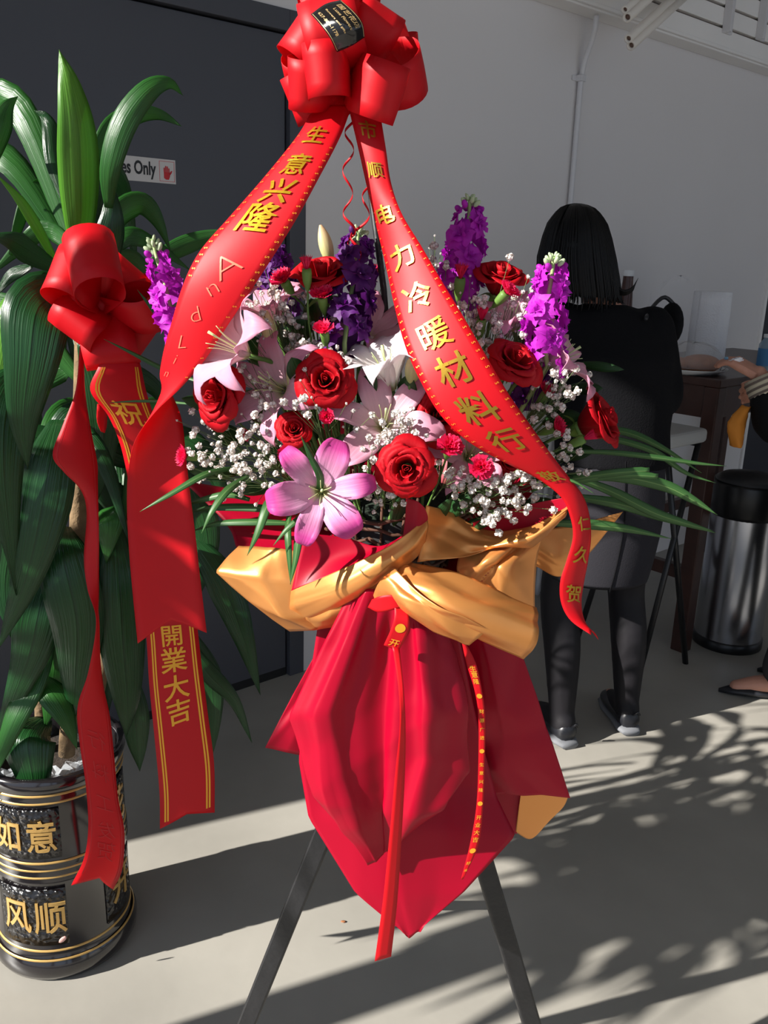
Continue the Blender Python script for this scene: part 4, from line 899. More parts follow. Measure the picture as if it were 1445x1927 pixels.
# ================================================================== WRAPPING PAPER
M_pgold = mat('matte_gold_paper', sr(222, 150, 82), rough=0.36, metal=0.55, spec=0.5, bump=0.10, bscale=14, trans=0.06, tcol=sr(255, 150, 60))
M_pred = mat('crimson_paper', sr(170, 0, 40), rough=0.42, spec=0.3, bump=0.05, bscale=10, trans=0.26, tcol=sr(225, 0, 44))
wr_ = thing('wrapping_paper', Q(760, 1080, 1.0), 'two-sided red and gold florist paper wrapped round the basket', 'wrapping paper')
def sheet(ctrl, gold_front, nu=30, nv=30, crumple=0.0, name='paper_sheet', seed=0, freq=3.0, pleat=0.0, lin=False):
    G = (lingrid if lin else netgrid)([[Q(*p) for p in r] for r in ctrl], nu, nv)
    rs = np.random.RandomState(seed+50)
    dU = np.gradient(G, axis=0); dV = np.gradient(G, axis=1); N_ = np.cross(dU, dV); N_ /= np.linalg.norm(N_, axis=2, keepdims=True)+1e-9
    cam_ = np.array([0, 0, CAMH])
    if np.sum((G-cam_)*N_) > 0: N_ = -N_; flip = True
    else: flip = False
    if crumple or pleat:
        uu, vv = np.meshgrid(np.linspace(0, 1, nu), np.linspace(0, 1, nv), indexing='ij'); D = np.zeros((nu, nv))
        for k in range(7):
            th = rs.uniform(0, math.pi); c = rs.uniform(0.15, 0.85, 2); s = (uu-c[0])*math.cos(th)+(vv-c[1])*math.sin(th)
            D += rs.uniform(-1, 1)*np.maximum(0, 1-np.abs(s)*rs.uniform(4, 9))
        D *= crumple
        if pleat: D += pleat*(np.sin(vv*freq*2*math.pi+1.5*np.sin(vv*9+uu*2))+0.5*np.sin(vv*freq*4.6*math.pi+1))*(1-uu)**1.2*np.minimum(1, uu*6)
        G = G+N_*D[..., None]
    V = np.concatenate([(G+N_*0.0004).reshape(-1, 3), (G-N_*0.0004).reshape(-1, 3)]); n = nu*nv
    f = gridfaces(nu, nv); ff = [q[::-1] for q in f]
    if flip: f, ff = ff, f
    # gridfaces winding (u then v) gives normal dU x dV reversed; front layer first
    faces = [q[::-1] for q in f]+[tuple(i+n for i in q[::-1]) for q in ff]
    rim = [i for i in range(nv)]+[i*nv+nv-1 for i in range(1, nu)]+[(nu-1)*nv+j for j in range(nv-2, -1, -1)]+[i*nv for i in range(nu-2, 0, -1)]
    sides = [(rim[k], rim[(k+1) % len(rim)], rim[(k+1) % len(rim)]+n, rim[k]+n) for k in range(len(rim))]
    faces += sides
    mi = [0]*len(f)+[1]*len(ff)+[0]*len(sides)
    return wob(name, V, faces, [M_pgold, M_pred] if gold_front else [M_pred, M_pgold], wr_, mi=mi)
sheet([[(450, 1028, 1.09), (510, 1030, 1.06), (578, 1040, 1.05)], [(405, 1076, 1.06), (490, 1088, 1.035), (585, 1095, 1.04)], [(468, 1135, 1.06), (530, 1162, 1.03), (615, 1140, 1.04)], [(545, 1188, 1.07), (592, 1186, 1.04), (690, 1120, 1.04)]], True, crumple=0.004, seed=1, lin=True)
sheet([[(575, 1003, 1.045), (650, 1012, 1.05), (720, 1028, 1.04), (790, 985, 1.03)], [(560, 1060, 1.04), (630, 1050, 1.04), (705, 1040, 1.03), (788, 992, 1.02)], [(548, 1113, 1.033), (620, 1083, 1.02), (700, 1048, 1.01), (790, 995, 1.01)]], False, crumple=0.001, seed=2)
sheet([[(548, 1112, 1.03), (620, 1081, 1.0), (700, 1046, 0.985), (765, 1005, 0.985), (804, 972, 1.0)], [(545, 1142, 1.03), (630, 1112, 0.985), (712, 1068, 0.975), (775, 1030, 0.98), (804, 1000, 0.995)], [(556, 1168, 1.05), (640, 1142, 1.0), (722, 1088, 0.985), (768, 1062, 0.99), (800, 1032, 1.01)]], True, crumple=0.003, seed=3)
sheet([[(600, 1128, 1.03), (660, 1115, 1.01), (720, 1085, 1.0)], [(575, 1160, 1.03), (650, 1145, 1.0), (725, 1100, 0.99)], [(590, 1185, 1.05), (650, 1168, 1.03), (715, 1118, 1.01)]], True, crumple=0.003, seed=4)
sheet([[(764, 936, 0.995), (786, 944, 0.985), (799, 955, 0.99)], [(763, 972, 1.0), (786, 972, 0.99), (805, 974, 0.997)], [(758, 1012, 1.0), (780, 1004, 0.992), (800, 990, 0.997)]], False, seed=5)
sheet([[(799, 950, 1.0), (850, 965, 1.04), (900, 992, 1.04), (960, 1001, 1.02), (1010, 986, 1.005), (1055, 958, 1.0), (1090, 937, 1.0)], [(798, 1000, 1.0), (840, 1005, 1.025), (890, 1022, 1.02), (945, 1024, 1.0), (995, 1012, 0.99), (1030, 990, 0.99), (1068, 962, 0.995)], [(785, 1058, 1.0), (830, 1052, 1.0), (880, 1046, 1.01), (930, 1036, 1.01), (985, 1030, 1.01), (1018, 1016, 1.01), (1050, 985, 1.01)]], True, crumple=0.003, seed=6, nv=44)
sheet([[(890, 984, 1.035), (950, 962, 1.03), (1015, 945, 1.02), (1090, 932, 1.005)], [(890, 998, 1.045), (960, 1005, 1.035), (1010, 990, 1.02), (1088, 940, 1.004)]], False, seed=7)
sheet([[(870, 1030, 1.04), (950, 1022, 1.02), (1020, 1012, 1.03)], [(860, 1072, 1.03), (940, 1066, 0.995), (1008, 1078, 1.04)], [(880, 1110, 1.03), (950, 1128, 1.01), (1005, 1148, 1.05)]], True, crumple=0.008, seed=8)
sheet([[(770, 1056, 1.0), (850, 1074, 0.985), (930, 1105, 0.975), (1012, 1140, 0.99)], [(752, 1066, 0.985), (830, 1100, 0.945), (912, 1136, 0.935), (1014, 1170, 0.955)], [(738, 1082, 0.975), (802, 1128, 0.935), (882, 1172, 0.925), (1010, 1208, 0.945)], [(742, 1098, 0.985), (800, 1148, 0.955), (888, 1198, 0.945), (985, 1240, 0.96)]], True, crumple=0.004, seed=9)
sheet([[(745, 1072, 0.965), (800, 1125, 0.925), (870, 1158, 0.915), (925, 1188, 0.93)], [(715, 1092, 0.965), (775, 1135, 0.93), (835, 1175, 0.925), (905, 1198, 0.93)], [(698, 1128, 0.985), (770, 1158, 0.95), (840, 1195, 0.945), (883, 1212, 0.945)]], True, crumple=0.004, seed=10)
sheet([[(1005, 1000, 1.12), (1090, 985, 1.12), (1172, 963, 1.12)], [(1005, 1040, 1.12), (1060, 1050, 1.11), (1125, 1022, 1.12)], [(1008, 1065, 1.13), (1050, 1085, 1.12), (1090, 1068, 1.13)]], True, crumple=0.002, seed=11)
sheet([[(345, 905, 1.20), (500, 930, 1.22), (640, 950, 1.20), (760, 950, 1.16)], [(425, 985, 1.16), (520, 1000, 1.15), (620, 1015, 1.13), (740, 1035, 1.12)], [(445, 1030, 1.12), (520, 1052, 1.10), (600, 1078, 1.09), (720, 1062, 1.08)]], False, crumple=0.003, seed=12)
# skirt
sheet([[(655, 1118, 1.0), (700, 1108, 0.99), (745, 1105, 0.98), (780, 1112, 0.99), (830, 1150, 1.0)], [(608, 1222, 1.0), (665, 1215, 0.975), (735, 1210, 0.99), (785, 1210, 0.97), (850, 1225, 1.01)], [(547, 1348, 0.99), (620, 1340, 0.965), (725, 1330, 0.985), (800, 1330, 0.955), (872, 1340, 0.99)], [(583, 1448, 0.985), (640, 1455, 0.97), (725, 1450, 0.985), (800, 1432, 0.96), (884, 1450, 0.985)], [(640, 1540, 0.985), (672, 1552, 0.965), (722, 1540, 0.99), (775, 1530, 0.97), (836, 1502, 0.98)], [(702, 1616, 0.98), (707, 1622, 0.975), (722, 1605, 0.985), (752, 1586, 0.98), (792, 1545, 0.985)]], False, crumple=0.014, seed=13, lin=True, nu=70, nv=80, pleat=0.006, freq=2.3)
sheet([[(600, 1160, 1.06), (740, 1150, 1.05), (860, 1180, 1.06)], [(575, 1330, 1.05), (740, 1330, 1.04), (900, 1370, 1.06)], [(562, 1430, 1.04), (740, 1440, 1.03), (935, 1500, 1.05)], [(580, 1540, 1.02), (740, 1560, 1.0), (970, 1572, 1.03)], [(668, 1678, 1.0), (760, 1690, 0.99), (872, 1680, 1.0)], [(755, 1752, 0.99), (770, 1767, 0.99), (790, 1750, 0.99)]], False, crumple=0.004, seed=14, lin=True, nu=50, nv=40)
sheet([[(800, 1150, 1.08), (900, 1170, 1.06), (985, 1235, 1.07)], [(850, 1330, 1.08), (940, 1340, 1.05), (1030, 1370, 1.07)], [(855, 1440, 1.08), (950, 1450, 1.06), (1058, 1455, 1.07)], [(850, 1488, 1.09), (960, 1499, 1.07), (1073, 1502, 1.07)]], False, crumple=0.006, seed=15, lin=True, nu=40, nv=34)
sheet([[(980, 1492, 1.082), (1030, 1493, 1.080), (1071, 1494, 1.078)], [(974, 1535, 1.09), (1017, 1545, 1.09), (1060, 1518, 1.085)], [(970, 1566, 1.10), (1000, 1578, 1.10), (1035, 1543, 1.09)]], True, seed=16)
sheet([[(850, 1476, 1.098), (915, 1484, 1.092), (988, 1490, 1.09)], [(880, 1506, 1.10), (940, 1545, 1.10), (972, 1570, 1.10)]], False, seed=17)
sheet([[(630, 1165, 1.07), (650, 1165, 1.07), (680, 1160, 1.07)], [(552, 1305, 1.08), (590, 1310, 1.075), (640, 1320, 1.08)], [(499, 1406, 1.07), (540, 1416, 1.07), (600, 1428, 1.08)]], False, crumple=0.003, seed=18, lin=True)
# the back of the wrapping, round the far side of the stand
sheet([[(640, 1130, 1.10), (680, 1110, 1.18), (760, 1105, 1.22), (830, 1110, 1.18), (880, 1140, 1.10)], [(590, 1240, 1.12), (650, 1230, 1.24), (760, 1225, 1.30), (860, 1230, 1.25), (940, 1250, 1.12)], [(560, 1370, 1.13), (640, 1360, 1.29), (760, 1350, 1.36), (880, 1360, 1.30), (985, 1390, 1.13)], [(590, 1450, 1.14), (660, 1460, 1.30), (760, 1470, 1.37), (870, 1460, 1.31), (950, 1480, 1.14)]], False, seed=19, crumple=0.006)
sheet([[(520, 870, 1.16), (600, 800, 1.30), (760, 780, 1.36), (920, 800, 1.31), (1040, 870, 1.16)], [(560, 960, 1.14), (640, 930, 1.26), (760, 920, 1.31), (880, 930, 1.26), (980, 960, 1.14)], [(640, 1080, 1.10), (690, 1070, 1.18), (760, 1065, 1.22), (820, 1070, 1.18), (870, 1090, 1.10)]], False, seed=20, crumple=0.004)
# knot ribbon and hanging narrow ribbons
kr = Ribbon([(742, 1128, 0.955), (742, 1160, 0.945), (735, 1185, 0.945), (722, 1214, 0.95)], [(764, 1140, 0.955), (770, 1165, 0.945), (768, 1190, 0.945), (750, 1226, 0.95)])
k1 = kr.mesh('ribbon_tail', M_rib, None, nu=24); tag(k1, 'short printed red ribbon end at the knot of the wrapping paper', 'ribbon')
kr.text([('开', 742, 1210, 0.6)], M_goldp, k1)
def disc(R, x, y, r, m, parent, name='gold_coin_print'):
    u0 = R.find(x, y); w = R.width(u0); v = [R.at(u0, 0.5)+R.nrm(u0)*0.0008]
    for k in range(18):
        a = 2*math.pi*k/18; v.append(R.at(u0+r*w*math.sin(a)/R.L, 0.5+r*math.cos(a))+R.nrm(u0)*0.0008)
    wob(name, v, [(0, k+1, (k+1) % 18+1) for k in range(18)], m, parent, smooth=False)
disc(kr, 757, 1183, 0.30, M_goldp, k1)
c2 = Ribbon([(700, 1128, 0.965), (715, 1122, 0.955), (738, 1120, 0.95), (752, 1130, 0.95)], [(692, 1143, 0.968), (712, 1152, 0.957), (738, 1148, 0.95), (758, 1142, 0.95)])
k2 = c2.mesh('ribbon_tail', M_rib, None, nu=20); tag(k2, 'red printed ribbon band around the gathered neck of the paper', 'ribbon')
c2.text([('开', 706, 1138, 0.5, 0, 1.2), ('業', 724, 1137, 0.5, 0, 1.3)], M_goldp, k2)
nr = Ribbon([(738, 1215, 0.945), (750, 1300, 0.93), (752, 1370, 0.925), (744, 1450, 0.925), (735, 1550, 0.925), (721, 1690, 0.925), (705, 1809, 0.925)], [(752, 1220, 0.945), (760, 1300, 0.93), (763, 1370, 0.93), (762, 1450, 0.93), (757, 1550, 0.93), (748, 1690, 0.93), (736, 1800, 0.93)])
k3 = nr.mesh('ribbon_tail', M_rib, None, nu=60, nv=4); tag(k3, 'plain bright red ribbon hanging down the middle of the paper skirt', 'ribbon')
pr = Ribbon([(868, 1205, 0.99), (878, 1250, 0.985), (893, 1300, 0.98), (900, 1350, 0.98), (900, 1440, 0.98), (896, 1520, 0.98), (884, 1590, 0.98), (867, 1656, 0.98)], [(874, 1205, 0.99), (896, 1250, 0.985), (907, 1300, 0.98), (913, 1350, 0.98), (912, 1440, 0.98), (909, 1520, 0.98), (900, 1590, 0.98), (872, 1654, 0.98)])
k4 = pr.mesh('ribbon_tail', M_rib, None, nu=60, nv=4); tag(k4, 'thin red ribbon with gold coins and tiny characters on the paper skirt', 'ribbon')
for x, y in ((899, 1310), (907, 1413), (905, 1512), (894, 1602)): disc(pr, x, y, 0.38, M_goldp, k4)
pr.text([(c, x, y, 0.72) for c, x, y in (('生', 888, 1258), ('意', 892, 1270), ('隆', 895, 1282), ('财', 904, 1338), ('源', 906, 1355), ('广', 906, 1372), ('进', 907, 1388), ('生', 906, 1438), ('意', 906, 1454), ('兴', 905, 1470), ('隆', 905, 1486), ('开', 902, 1538), ('业', 901, 1552), ('大', 899, 1566), ('吉', 898, 1580), ('好', 888, 1626), ('运', 884, 1640))], M_goldp, k4)
# ================================================================== FLOWERS
def face_rot(d, spin=0.0):
    q = Vector((0, 0, 1)).rotation_difference(Vector(d).normalized()); return q @ Euler((0, 0, spin)).to_quaternion()
M_stem = mat('flower_stem_green', sr(86, 120, 52), rough=0.5, var=0.15, vscale=60)
M_sepal = mat('sepal_green', sr(104, 142, 62), rough=0.5, trans=0.2)
M_rose = ramp_mat('rose_petal_red', [(0.0, sr(90, 2, 10)), (0.5, sr(168, 2, 18)), (1.0, sr(186, 4, 24))], axis='Y', rough=0.62, trans=0.25, tcol=sr(235, 8, 20), streak=0.06, sscale=9, spec=0.25, bump=0.15)
def petal_grid(fn, nu, nv, name, m):
    v = [fn(i/(nu-1), 2*j/(nv-1)-1) for i in range(nu) for j in range(nv)]
    return me(name, v, gridfaces(nu, nv), m, uvs=uvgrid(nu, nv))
def rose_petal(r0, r1, h, half, flare, curl, seed):
    rs = np.random.RandomState(seed); p1, p2 = rs.uniform(0, 6, 2)
    def fn(t, q):
        a = q*half*(0.55+0.45*math.sin(min(1, t*1.3)*math.pi/2))
        top = 1-0.16*abs(q)**2.5
        tt = t*top
        r = r0+(r1-r0)*(math.sin(tt*math.pi/2)**0.8)+flare*max(0, tt-0.55)**2*4*(1-0.2*abs(q))
        z = h*(tt-0.12*curl*max(0, tt-0.7)*4*(tt-0.7)*8)
        r += 0.0012*math.sin(q*5+p1)*t*t; z += 0.0012*math.sin(q*4+p2)*t*t
        return (r*math.cos(a), r*math.sin(a), z)
    return petal_grid(fn, 8, 9, 'petal', M_rose)
RP = [[rose_petal(0.001, 0.0022, 0.040, 2.6, 0.000, 0, 11), rose_petal(0.001, 0.0026, 0.039, 2.6, 0.000, 0, 12)],
      [rose_petal(0.002, 0.0060, 0.041, 1.7, 0.001, 0, 1), rose_petal(0.003, 0.010, 0.041, 1.35, 0.004, 0.2, 2)],
      [rose_petal(0.005, 0.0165, 0.042, 1.10, 0.008, 0.5, 3), rose_petal(0.005, 0.0175, 0.041, 1.15, 0.010, 0.6, 4)],
      [rose_petal(0.006, 0.0235, 0.041, 0.98, 0.013, 0.9, 5), rose_petal(0.006, 0.0245, 0.039, 1.02, 0.015, 1.0, 6)],
      [rose_petal(0.007, 0.0290, 0.037, 0.92, 0.020, 1.2, 7), rose_petal(0.007, 0.0300, 0.034, 0.95, 0.026, 1.3, 8)]]
for row in RP:
    for m_ in row: m_['x'] = 1
def add_solid(o, t=0.0005): return solid(o, t)
sepm = petal_grid(lambda t, q: (0.006+0.016*t, q*0.005*(1-t)**0.7, -0.002+0.006*t-0.012*t*t), 6, 3, 'sepal', M_sepal)
hipm = MB().lathe((0, 0, -0.012), [(0.003, 0), (0.006, 0.003), (0.008, 0.009), (0.0085, 0.014), (0.004, 0.016)], 12)
hipme = me('calyx', hipm.v, hipm.f, M_sepal)
def make_rose(name, spin_seed, lean=1.0, cup=False):
    rs = np.random.RandomState(spin_seed); t = empty(name)
    for L, n in enumerate((2, 3, 4, 5, 6)):
        a0 = rs.uniform(0, 6)
        if cup and L == 4: continue
        for k in range(n):
            o = ob('petal', RP[L][(k+spin_seed) % 2], t); a = a0+2*math.pi*k/n+rs.uniform(-0.12, 0.12)
            tl = rs.uniform(-0.05, 0.10)*(max(0, L-1)+0.3)*0.5*lean
            o.rotation_euler = (Euler((0, tl, 0)).to_matrix().to_4x4()).to_euler(); o.rotation_mode = 'QUATERNION'
            o.rotation_quaternion = Euler((0, 0, a)).to_quaternion() @ Euler((0, tl, 0)).to_quaternion()
            add_solid(o)
    ob('calyx', hipme, t)
    for k in range(5):
        o = ob('sepal', sepm, t); o.rotation_euler = (0, 0, 2*math.pi*k/5)
    return t
def curve_stem(parent_t, loc, d, target, r=0.0024, m=None):
    """stem from the back of a bloom into the foam"""
    d = Vector(d).normalized(); p0 = Vector(loc)-d*0.008; pts = [p0, p0-d*0.05, (p0-d*0.07+target)/2, target]
    inv = mw(parent_t).inverted()
    mb = MB().tube([Vector(p) for p in cr(pts, np.linspace(0, 1, 14))], r, 6)
    return wob('stem', mb.v, mb.f, m or M_stem, parent_t)
FOAM = BK+Vector((0, 0, -0.01))
def foam_pt(loc):
    d = Vector(loc)-FOAM; d.z = 0; l = d.length; return FOAM+(d/l*min(l, 0.09) if l > 1e-4 else Vector((0, 0, 0)))
ROSES = [  # x, y, Y, facing(dx,dy,dY), scale, label
 (612, 713, 1.02, (0.05, -0.35, -1), 1.08, 'large sunlit red rose just left of the middle of the bouquet'),
 (765, 882, 0.955, (-0.05, -0.15, -1), 1.04, 'fully open red rose at the front, above the gold paper scroll'),
 (553, 805, 1.02, (0.0, -0.5, -1), 0.70, 'small red rose between the left lily and the front pink lily'),
 (400, 745, 1.06, (-0.55, -0.1, -0.8), 1.25, 'dark red rose at the far left of the bouquet, leaning outwards'),
 (828, 780, 1.04, (0.1, -0.35, -1), 1.12, 'red rose half covered by the right banner ribbon'),
 (975, 672, 1.05, (0.35, -0.75, -0.6), 1.12, 'sunlit red rose in front of the bright purple stock'),
 (941, 522, 1.17, (0.1, -0.92, -0.4), 1.10, 'shaded red rose standing high between the two purple stocks'),
 (606, 520, 1.12, (-0.1, -0.9, -0.45), 1.25, 'red rose at the top left of the bouquet beside the lily bud'),
 (1128, 790, 1.10, (0.8, -0.5, -0.35), 1.28, 'red rose leaning out at the far right of the bouquet'),
 (960, 868, 1.08, (0.2, -0.3, -1), 0.60, 'small red rose tucked under the right banner ribbon')]
for i, (x, y, Y, d, s, lab) in enumerate(ROSES):
    loc = Q(x, y, Y); dv = W3(*d).normalized(); base = loc-dv*0.022*s
    t = make_rose('red_rose', i+1, 0.4 if i in (6, 7, 8) else 1.0, i in (6, 7, 8)); t.location = base; t.rotation_mode = 'QUATERNION'; t.rotation_quaternion = face_rot(dv, i*0.7); t.scale = (s*(0.95 if i in (6, 7, 8) else 0.72),)*3
    tag(t, lab, 'rose', 'red roses')
    curve_stem(t, base, dv, foam_pt(loc))

# ---- lilies
def lily_mat(nm, edge, mid, base): return ramp_mat(nm, [(0.0, base), (0.14, mid), (0.34, mid), (0.68, edge), (1.0, edge)], axis='Y', rough=0.5, trans=0.32, streak=0.05, sscale=10, spec=0.3, bump=0.2)
M_lpink = lily_mat('lily_pink', sr(208, 74, 154), sr(232, 172, 206), sr(206, 222, 150))
M_lpale = lily_mat('lily_pale_pink', sr(222, 158, 182), sr(230, 192, 202), sr(206, 216, 150))
M_lwhite = lily_mat('lily_white', sr(240, 230, 232), sr(244, 240, 238), sr(200, 214, 140))
M_fil = mat('lily_filament', sr(208, 220, 160), rough=0.5, trans=0.2); M_anth = mat('lily_anther', sr(190, 130, 60), rough=0.8)
def lily_petal(L, Wd, cup, rec, m, seed):
    rs = np.random.RandomState(seed); p = rs.uniform(0, 6)
    pts = []; x = 0.004; z = 0.0; N = 15
    for i in range(N):
        t = i/(N-1); pts.append((x, z)); ang = cup*(1-t)**0.8 - rec*max(0, t-0.45)**1.4*2.6
        x += L/(N-1)*math.cos(ang); z += L/(N-1)*math.sin(ang)
    def fn(t, q):
        i = t*(N-1); k = min(int(i), N-2); f = i-k; X = pts[k][0]*(1-f)+pts[k+1][0]*f; Z_ = pts[k][1]*(1-f)+pts[k+1][1]*f
        wd = Wd/2*(0.30+0.70*math.sin(min(1, t/0.5)*math.pi/2))*(1 if t < 0.5 else max(0, math.cos((t-0.5)/0.5*math.pi/2))**0.9)
        gut = 0.22*abs(q)**1.6*wd*(1-0.5*t)
        return (X-0.1*gut, q*wd, Z_+gut+0.0036*math.sin(t*13+p+q*2)*abs(q)**2*min(1, t*2))
    return petal_grid(fn, 15, 7, 'petal', m)
LP = {}
def lily(name, loc, d, spin, L, cup, rec, m, label, stamens=True, only=None, group='lilies'):
    dv = W3(*d).normalized(); t = thing(name, loc, label, 'lily', group, face_rot(dv, spin))
    for k in range(6):
        if only and k not in only: continue
        inner = k % 2; key = (m.name, inner, L, cup, rec)
        if key not in LP: LP[key] = lily_petal(L*(0.98 if inner else 1.0), L*(0.46 if inner else 0.34), cup, rec, m, len(LP))
        o = solid(ob('petal', LP[key], t), 0.0006)
        o.rotation_euler = (0, 0, 2*math.pi*k/6); o.location = (0, 0, 0.0015*inner)
    if stamens:
        for k in range(6):
            a = 2*math.pi*k/6+0.3; q = MB().tube([Vector(p) for p in cr([(0.003*math.cos(a), 0.003*math.sin(a), 0), (0.008*math.cos(a), 0.008*math.sin(a), L*0.35), (0.014*math.cos(a), 0.014*math.sin(a), L*0.52)], np.linspace(0, 1, 8))], 0.0005, 5)
            ob('stamen', me('stamen', q.v, q.f, M_fil), t)
        q = MB().tube([Vector((0, 0, 0)), Vector((0.002, 0.002, L*0.45)), Vector((0.003, 0.003, L*0.58))], [0.0014, 0.0010, 0.0018], 8)
        ob('pistil', me('pistil', q.v, q.f, M_fil), t)
    curve_stem(t, Vector(loc)+dv*0.006, dv, foam_pt(loc), 0.003)
    return t
lily('lily', Q(604, 925, 0.965), (0.05, -0.22, -1), 0.25, 0.084, 0.75, 2.3, M_lpink, 'bright pink lily wide open at the lower front of the bouquet')
lily('lily', Q(468, 668, 1.06), (-0.75, -0.45, -0.55), 0.5, 0.100, 0.95, 1.6, M_lpale, 'pale pink lily reaching out over the left banner ribbon')
lily('lily', Q(535, 735, 1.08), (-0.55, -0.35, -0.75), 0.2, 0.085, 0.75, 1.2, M_lpale, 'pale lilac pink lily left of the large sunlit rose')
lily('lily', Q(722, 806, 1.05), (0.05, -0.5, -0.8), 0.9, 0.088, 0.70, 1.3, M_lpale, 'pale pink lily in the middle, above the front open rose')
lily('lily', Q(738, 734, 1.065), (-0.28, -0.93, -0.22), 0.3, 0.098, 1.28, 1.5, M_lwhite, 'white trumpet lily beside the left edge of the right banner ribbon')
lily('lily', Q(1030, 690, 1.10), (0.75, -0.55, -0.2), 0.4, 0.080, 0.95, 1.2, M_lpale, 'pink lily behind the purple stock at the right of the bouquet')
lily('lily', Q(880, 862, 1.08), (0.1, -0.6, -0.8), 0.1, 0.075, 0.8, 1.0, M_lpale, 'pale pink lily under the right banner ribbon near the carnations')
lily('lily', Q(690, 640, 1.16), (0.2, -0.8, -0.5), 0.7, 0.085, 0.9, 1.2, M_lpale, 'pale pink lily deep behind the dark purple stock', stamens=False)
lily('lily', Q(520, 620, 1.14), (-0.3, -0.95, -0.2), 0.7, 0.075, 1.25, 0.5, M_lpale, 'narrow half closed pink lily behind the white blossoms at left', stamens=False)
lily('lily', Q(968, 622, 1.14), (-0.2, -0.9, -0.3), 0.2, 0.07, 1.0, 1.3, M_lpale, 'pink lily half hidden behind the sunlit rose on the right', stamens=False)
# buds
M_bud = ramp_mat('lily_bud_skin', [(0, sr(170, 186, 110)), (0.5, sr(214, 206, 150)), (1, sr(226, 190, 150))], axis='Y', rough=0.45, trans=0.2, streak=0.1, sscale=8)
def bud(x, y, Y, d, L, r, lab):
    dv = W3(*d).normalized(); loc = Q(x, y, Y); t = thing('lily_bud', loc, lab, 'flower bud', 'lily buds', face_rot(dv))
    for k in range(3):
        def fn(s, q, k=k):
            a = 2*math.pi*k/3+q*1.12; rr_ = r*(math.sin(min(1, s*1.02)*math.pi*0.93+0.12)**0.7)*(1.05-0.14*abs(q)); return (rr_*math.cos(a), rr_*math.sin(a), L*s)
        ob('tepal', petal_grid(fn, 10, 6, 'tepal', M_bud), t)
    curve_stem(t, loc+dv*0.01, dv, foam_pt(loc), 0.0024)
bud(622, 500, 1.17, (-0.28, -1, 0.1), 0.052, 0.0095, 'tall cream lily bud rising behind the top left rose')
bud(512, 668, 1.10, (-0.12, -1, -0.1), 0.055, 0.0095, 'yellowish pink lily bud among the white blossoms at left')
bud(548, 736, 1.07, (0.02, -1, -0.1), 0.045, 0.007, 'slim pale lily bud left of the large sunlit rose')
bud(772, 722, 1.05, (0.15, -1, -0.2), 0.040, 0.011, 'pink lily bud beside the white trumpet lily')

# ---- purple stocks
M_stk = [mat('stock_bright_purple', sr(186, 30, 184), rough=0.6, trans=0.3, tcol=sr(220, 40, 220), var=0.2, vscale=60), mat('stock_dark_purple', sr(84, 14, 104), rough=0.6, trans=0.25, tcol=sr(110, 16, 130), var=0.25, vscale=60)]
M_sbud = mat('stock_green_bud', sr(186, 204, 160), rough=0.6, trans=0.15); M_sstem = mat('stock_stem', sr(150, 178, 110), rough=0.55)
def floret_mesh(m, seed):
    rs = np.random.RandomState(seed); V = []; Fc = []; uv = []
    for layer, (n, L, up) in enumerate(((5, 0.0150, 0.15), (4, 0.0105, 0.75), (3, 0.006, 1.2))):
        for k in range(n):
            a = 2*math.pi*k/n+rs.uniform(-0.3, 0.3)+layer*0.5; ph = rs.uniform(0, 6); u_ = up+rs.uniform(-0.2, 0.2); b = len(V)
            for i in range(5):
                t = i/4
                for j in range(5):
                    q = j/2-1; wd = 0.0085*(L/0.015)**0.6*(0.25+0.75*math.sin(min(1, t*1.15)*math.pi/2))
                    r = 0.001+L*t*math.cos(u_)*(1-0.10*(1-abs(q))*t); z = L*t*math.sin(u_)-0.004*t*t*(1-layer*0.3)+0.0022*math.sin(q*4+ph+t*5)*t
                    V.append((r*math.cos(a)-q*wd*math.sin(a), r*math.sin(a)+q*wd*math.cos(a), z)); uv.append((j/4, t))
            Fc += [tuple(x+b for x in f) for f in gridfaces(5, 5)]
    return me('floret', V, Fc, m, uvs=uv)
STF = [[floret_mesh(M_stk[c], s) for s in (1, 2, 3)] for c in (0, 1)]
bq = MB().blob((0, 0, 0.005), (0.003, 0, 0), (0, 0.003, 0), (0, 0, 0.0055), 6, 8); BUDM = me('bud', bq.v, bq.f, M_sbud)
bq = MB().blob((0, 0, 0.005), (0.0042, 0, 0), (0, 0.0042, 0), (0, 0, 0.006), 6, 8); PBUD = [me('opening_bud', bq.v, bq.f, M_stk[c]) for c in (0, 1)]
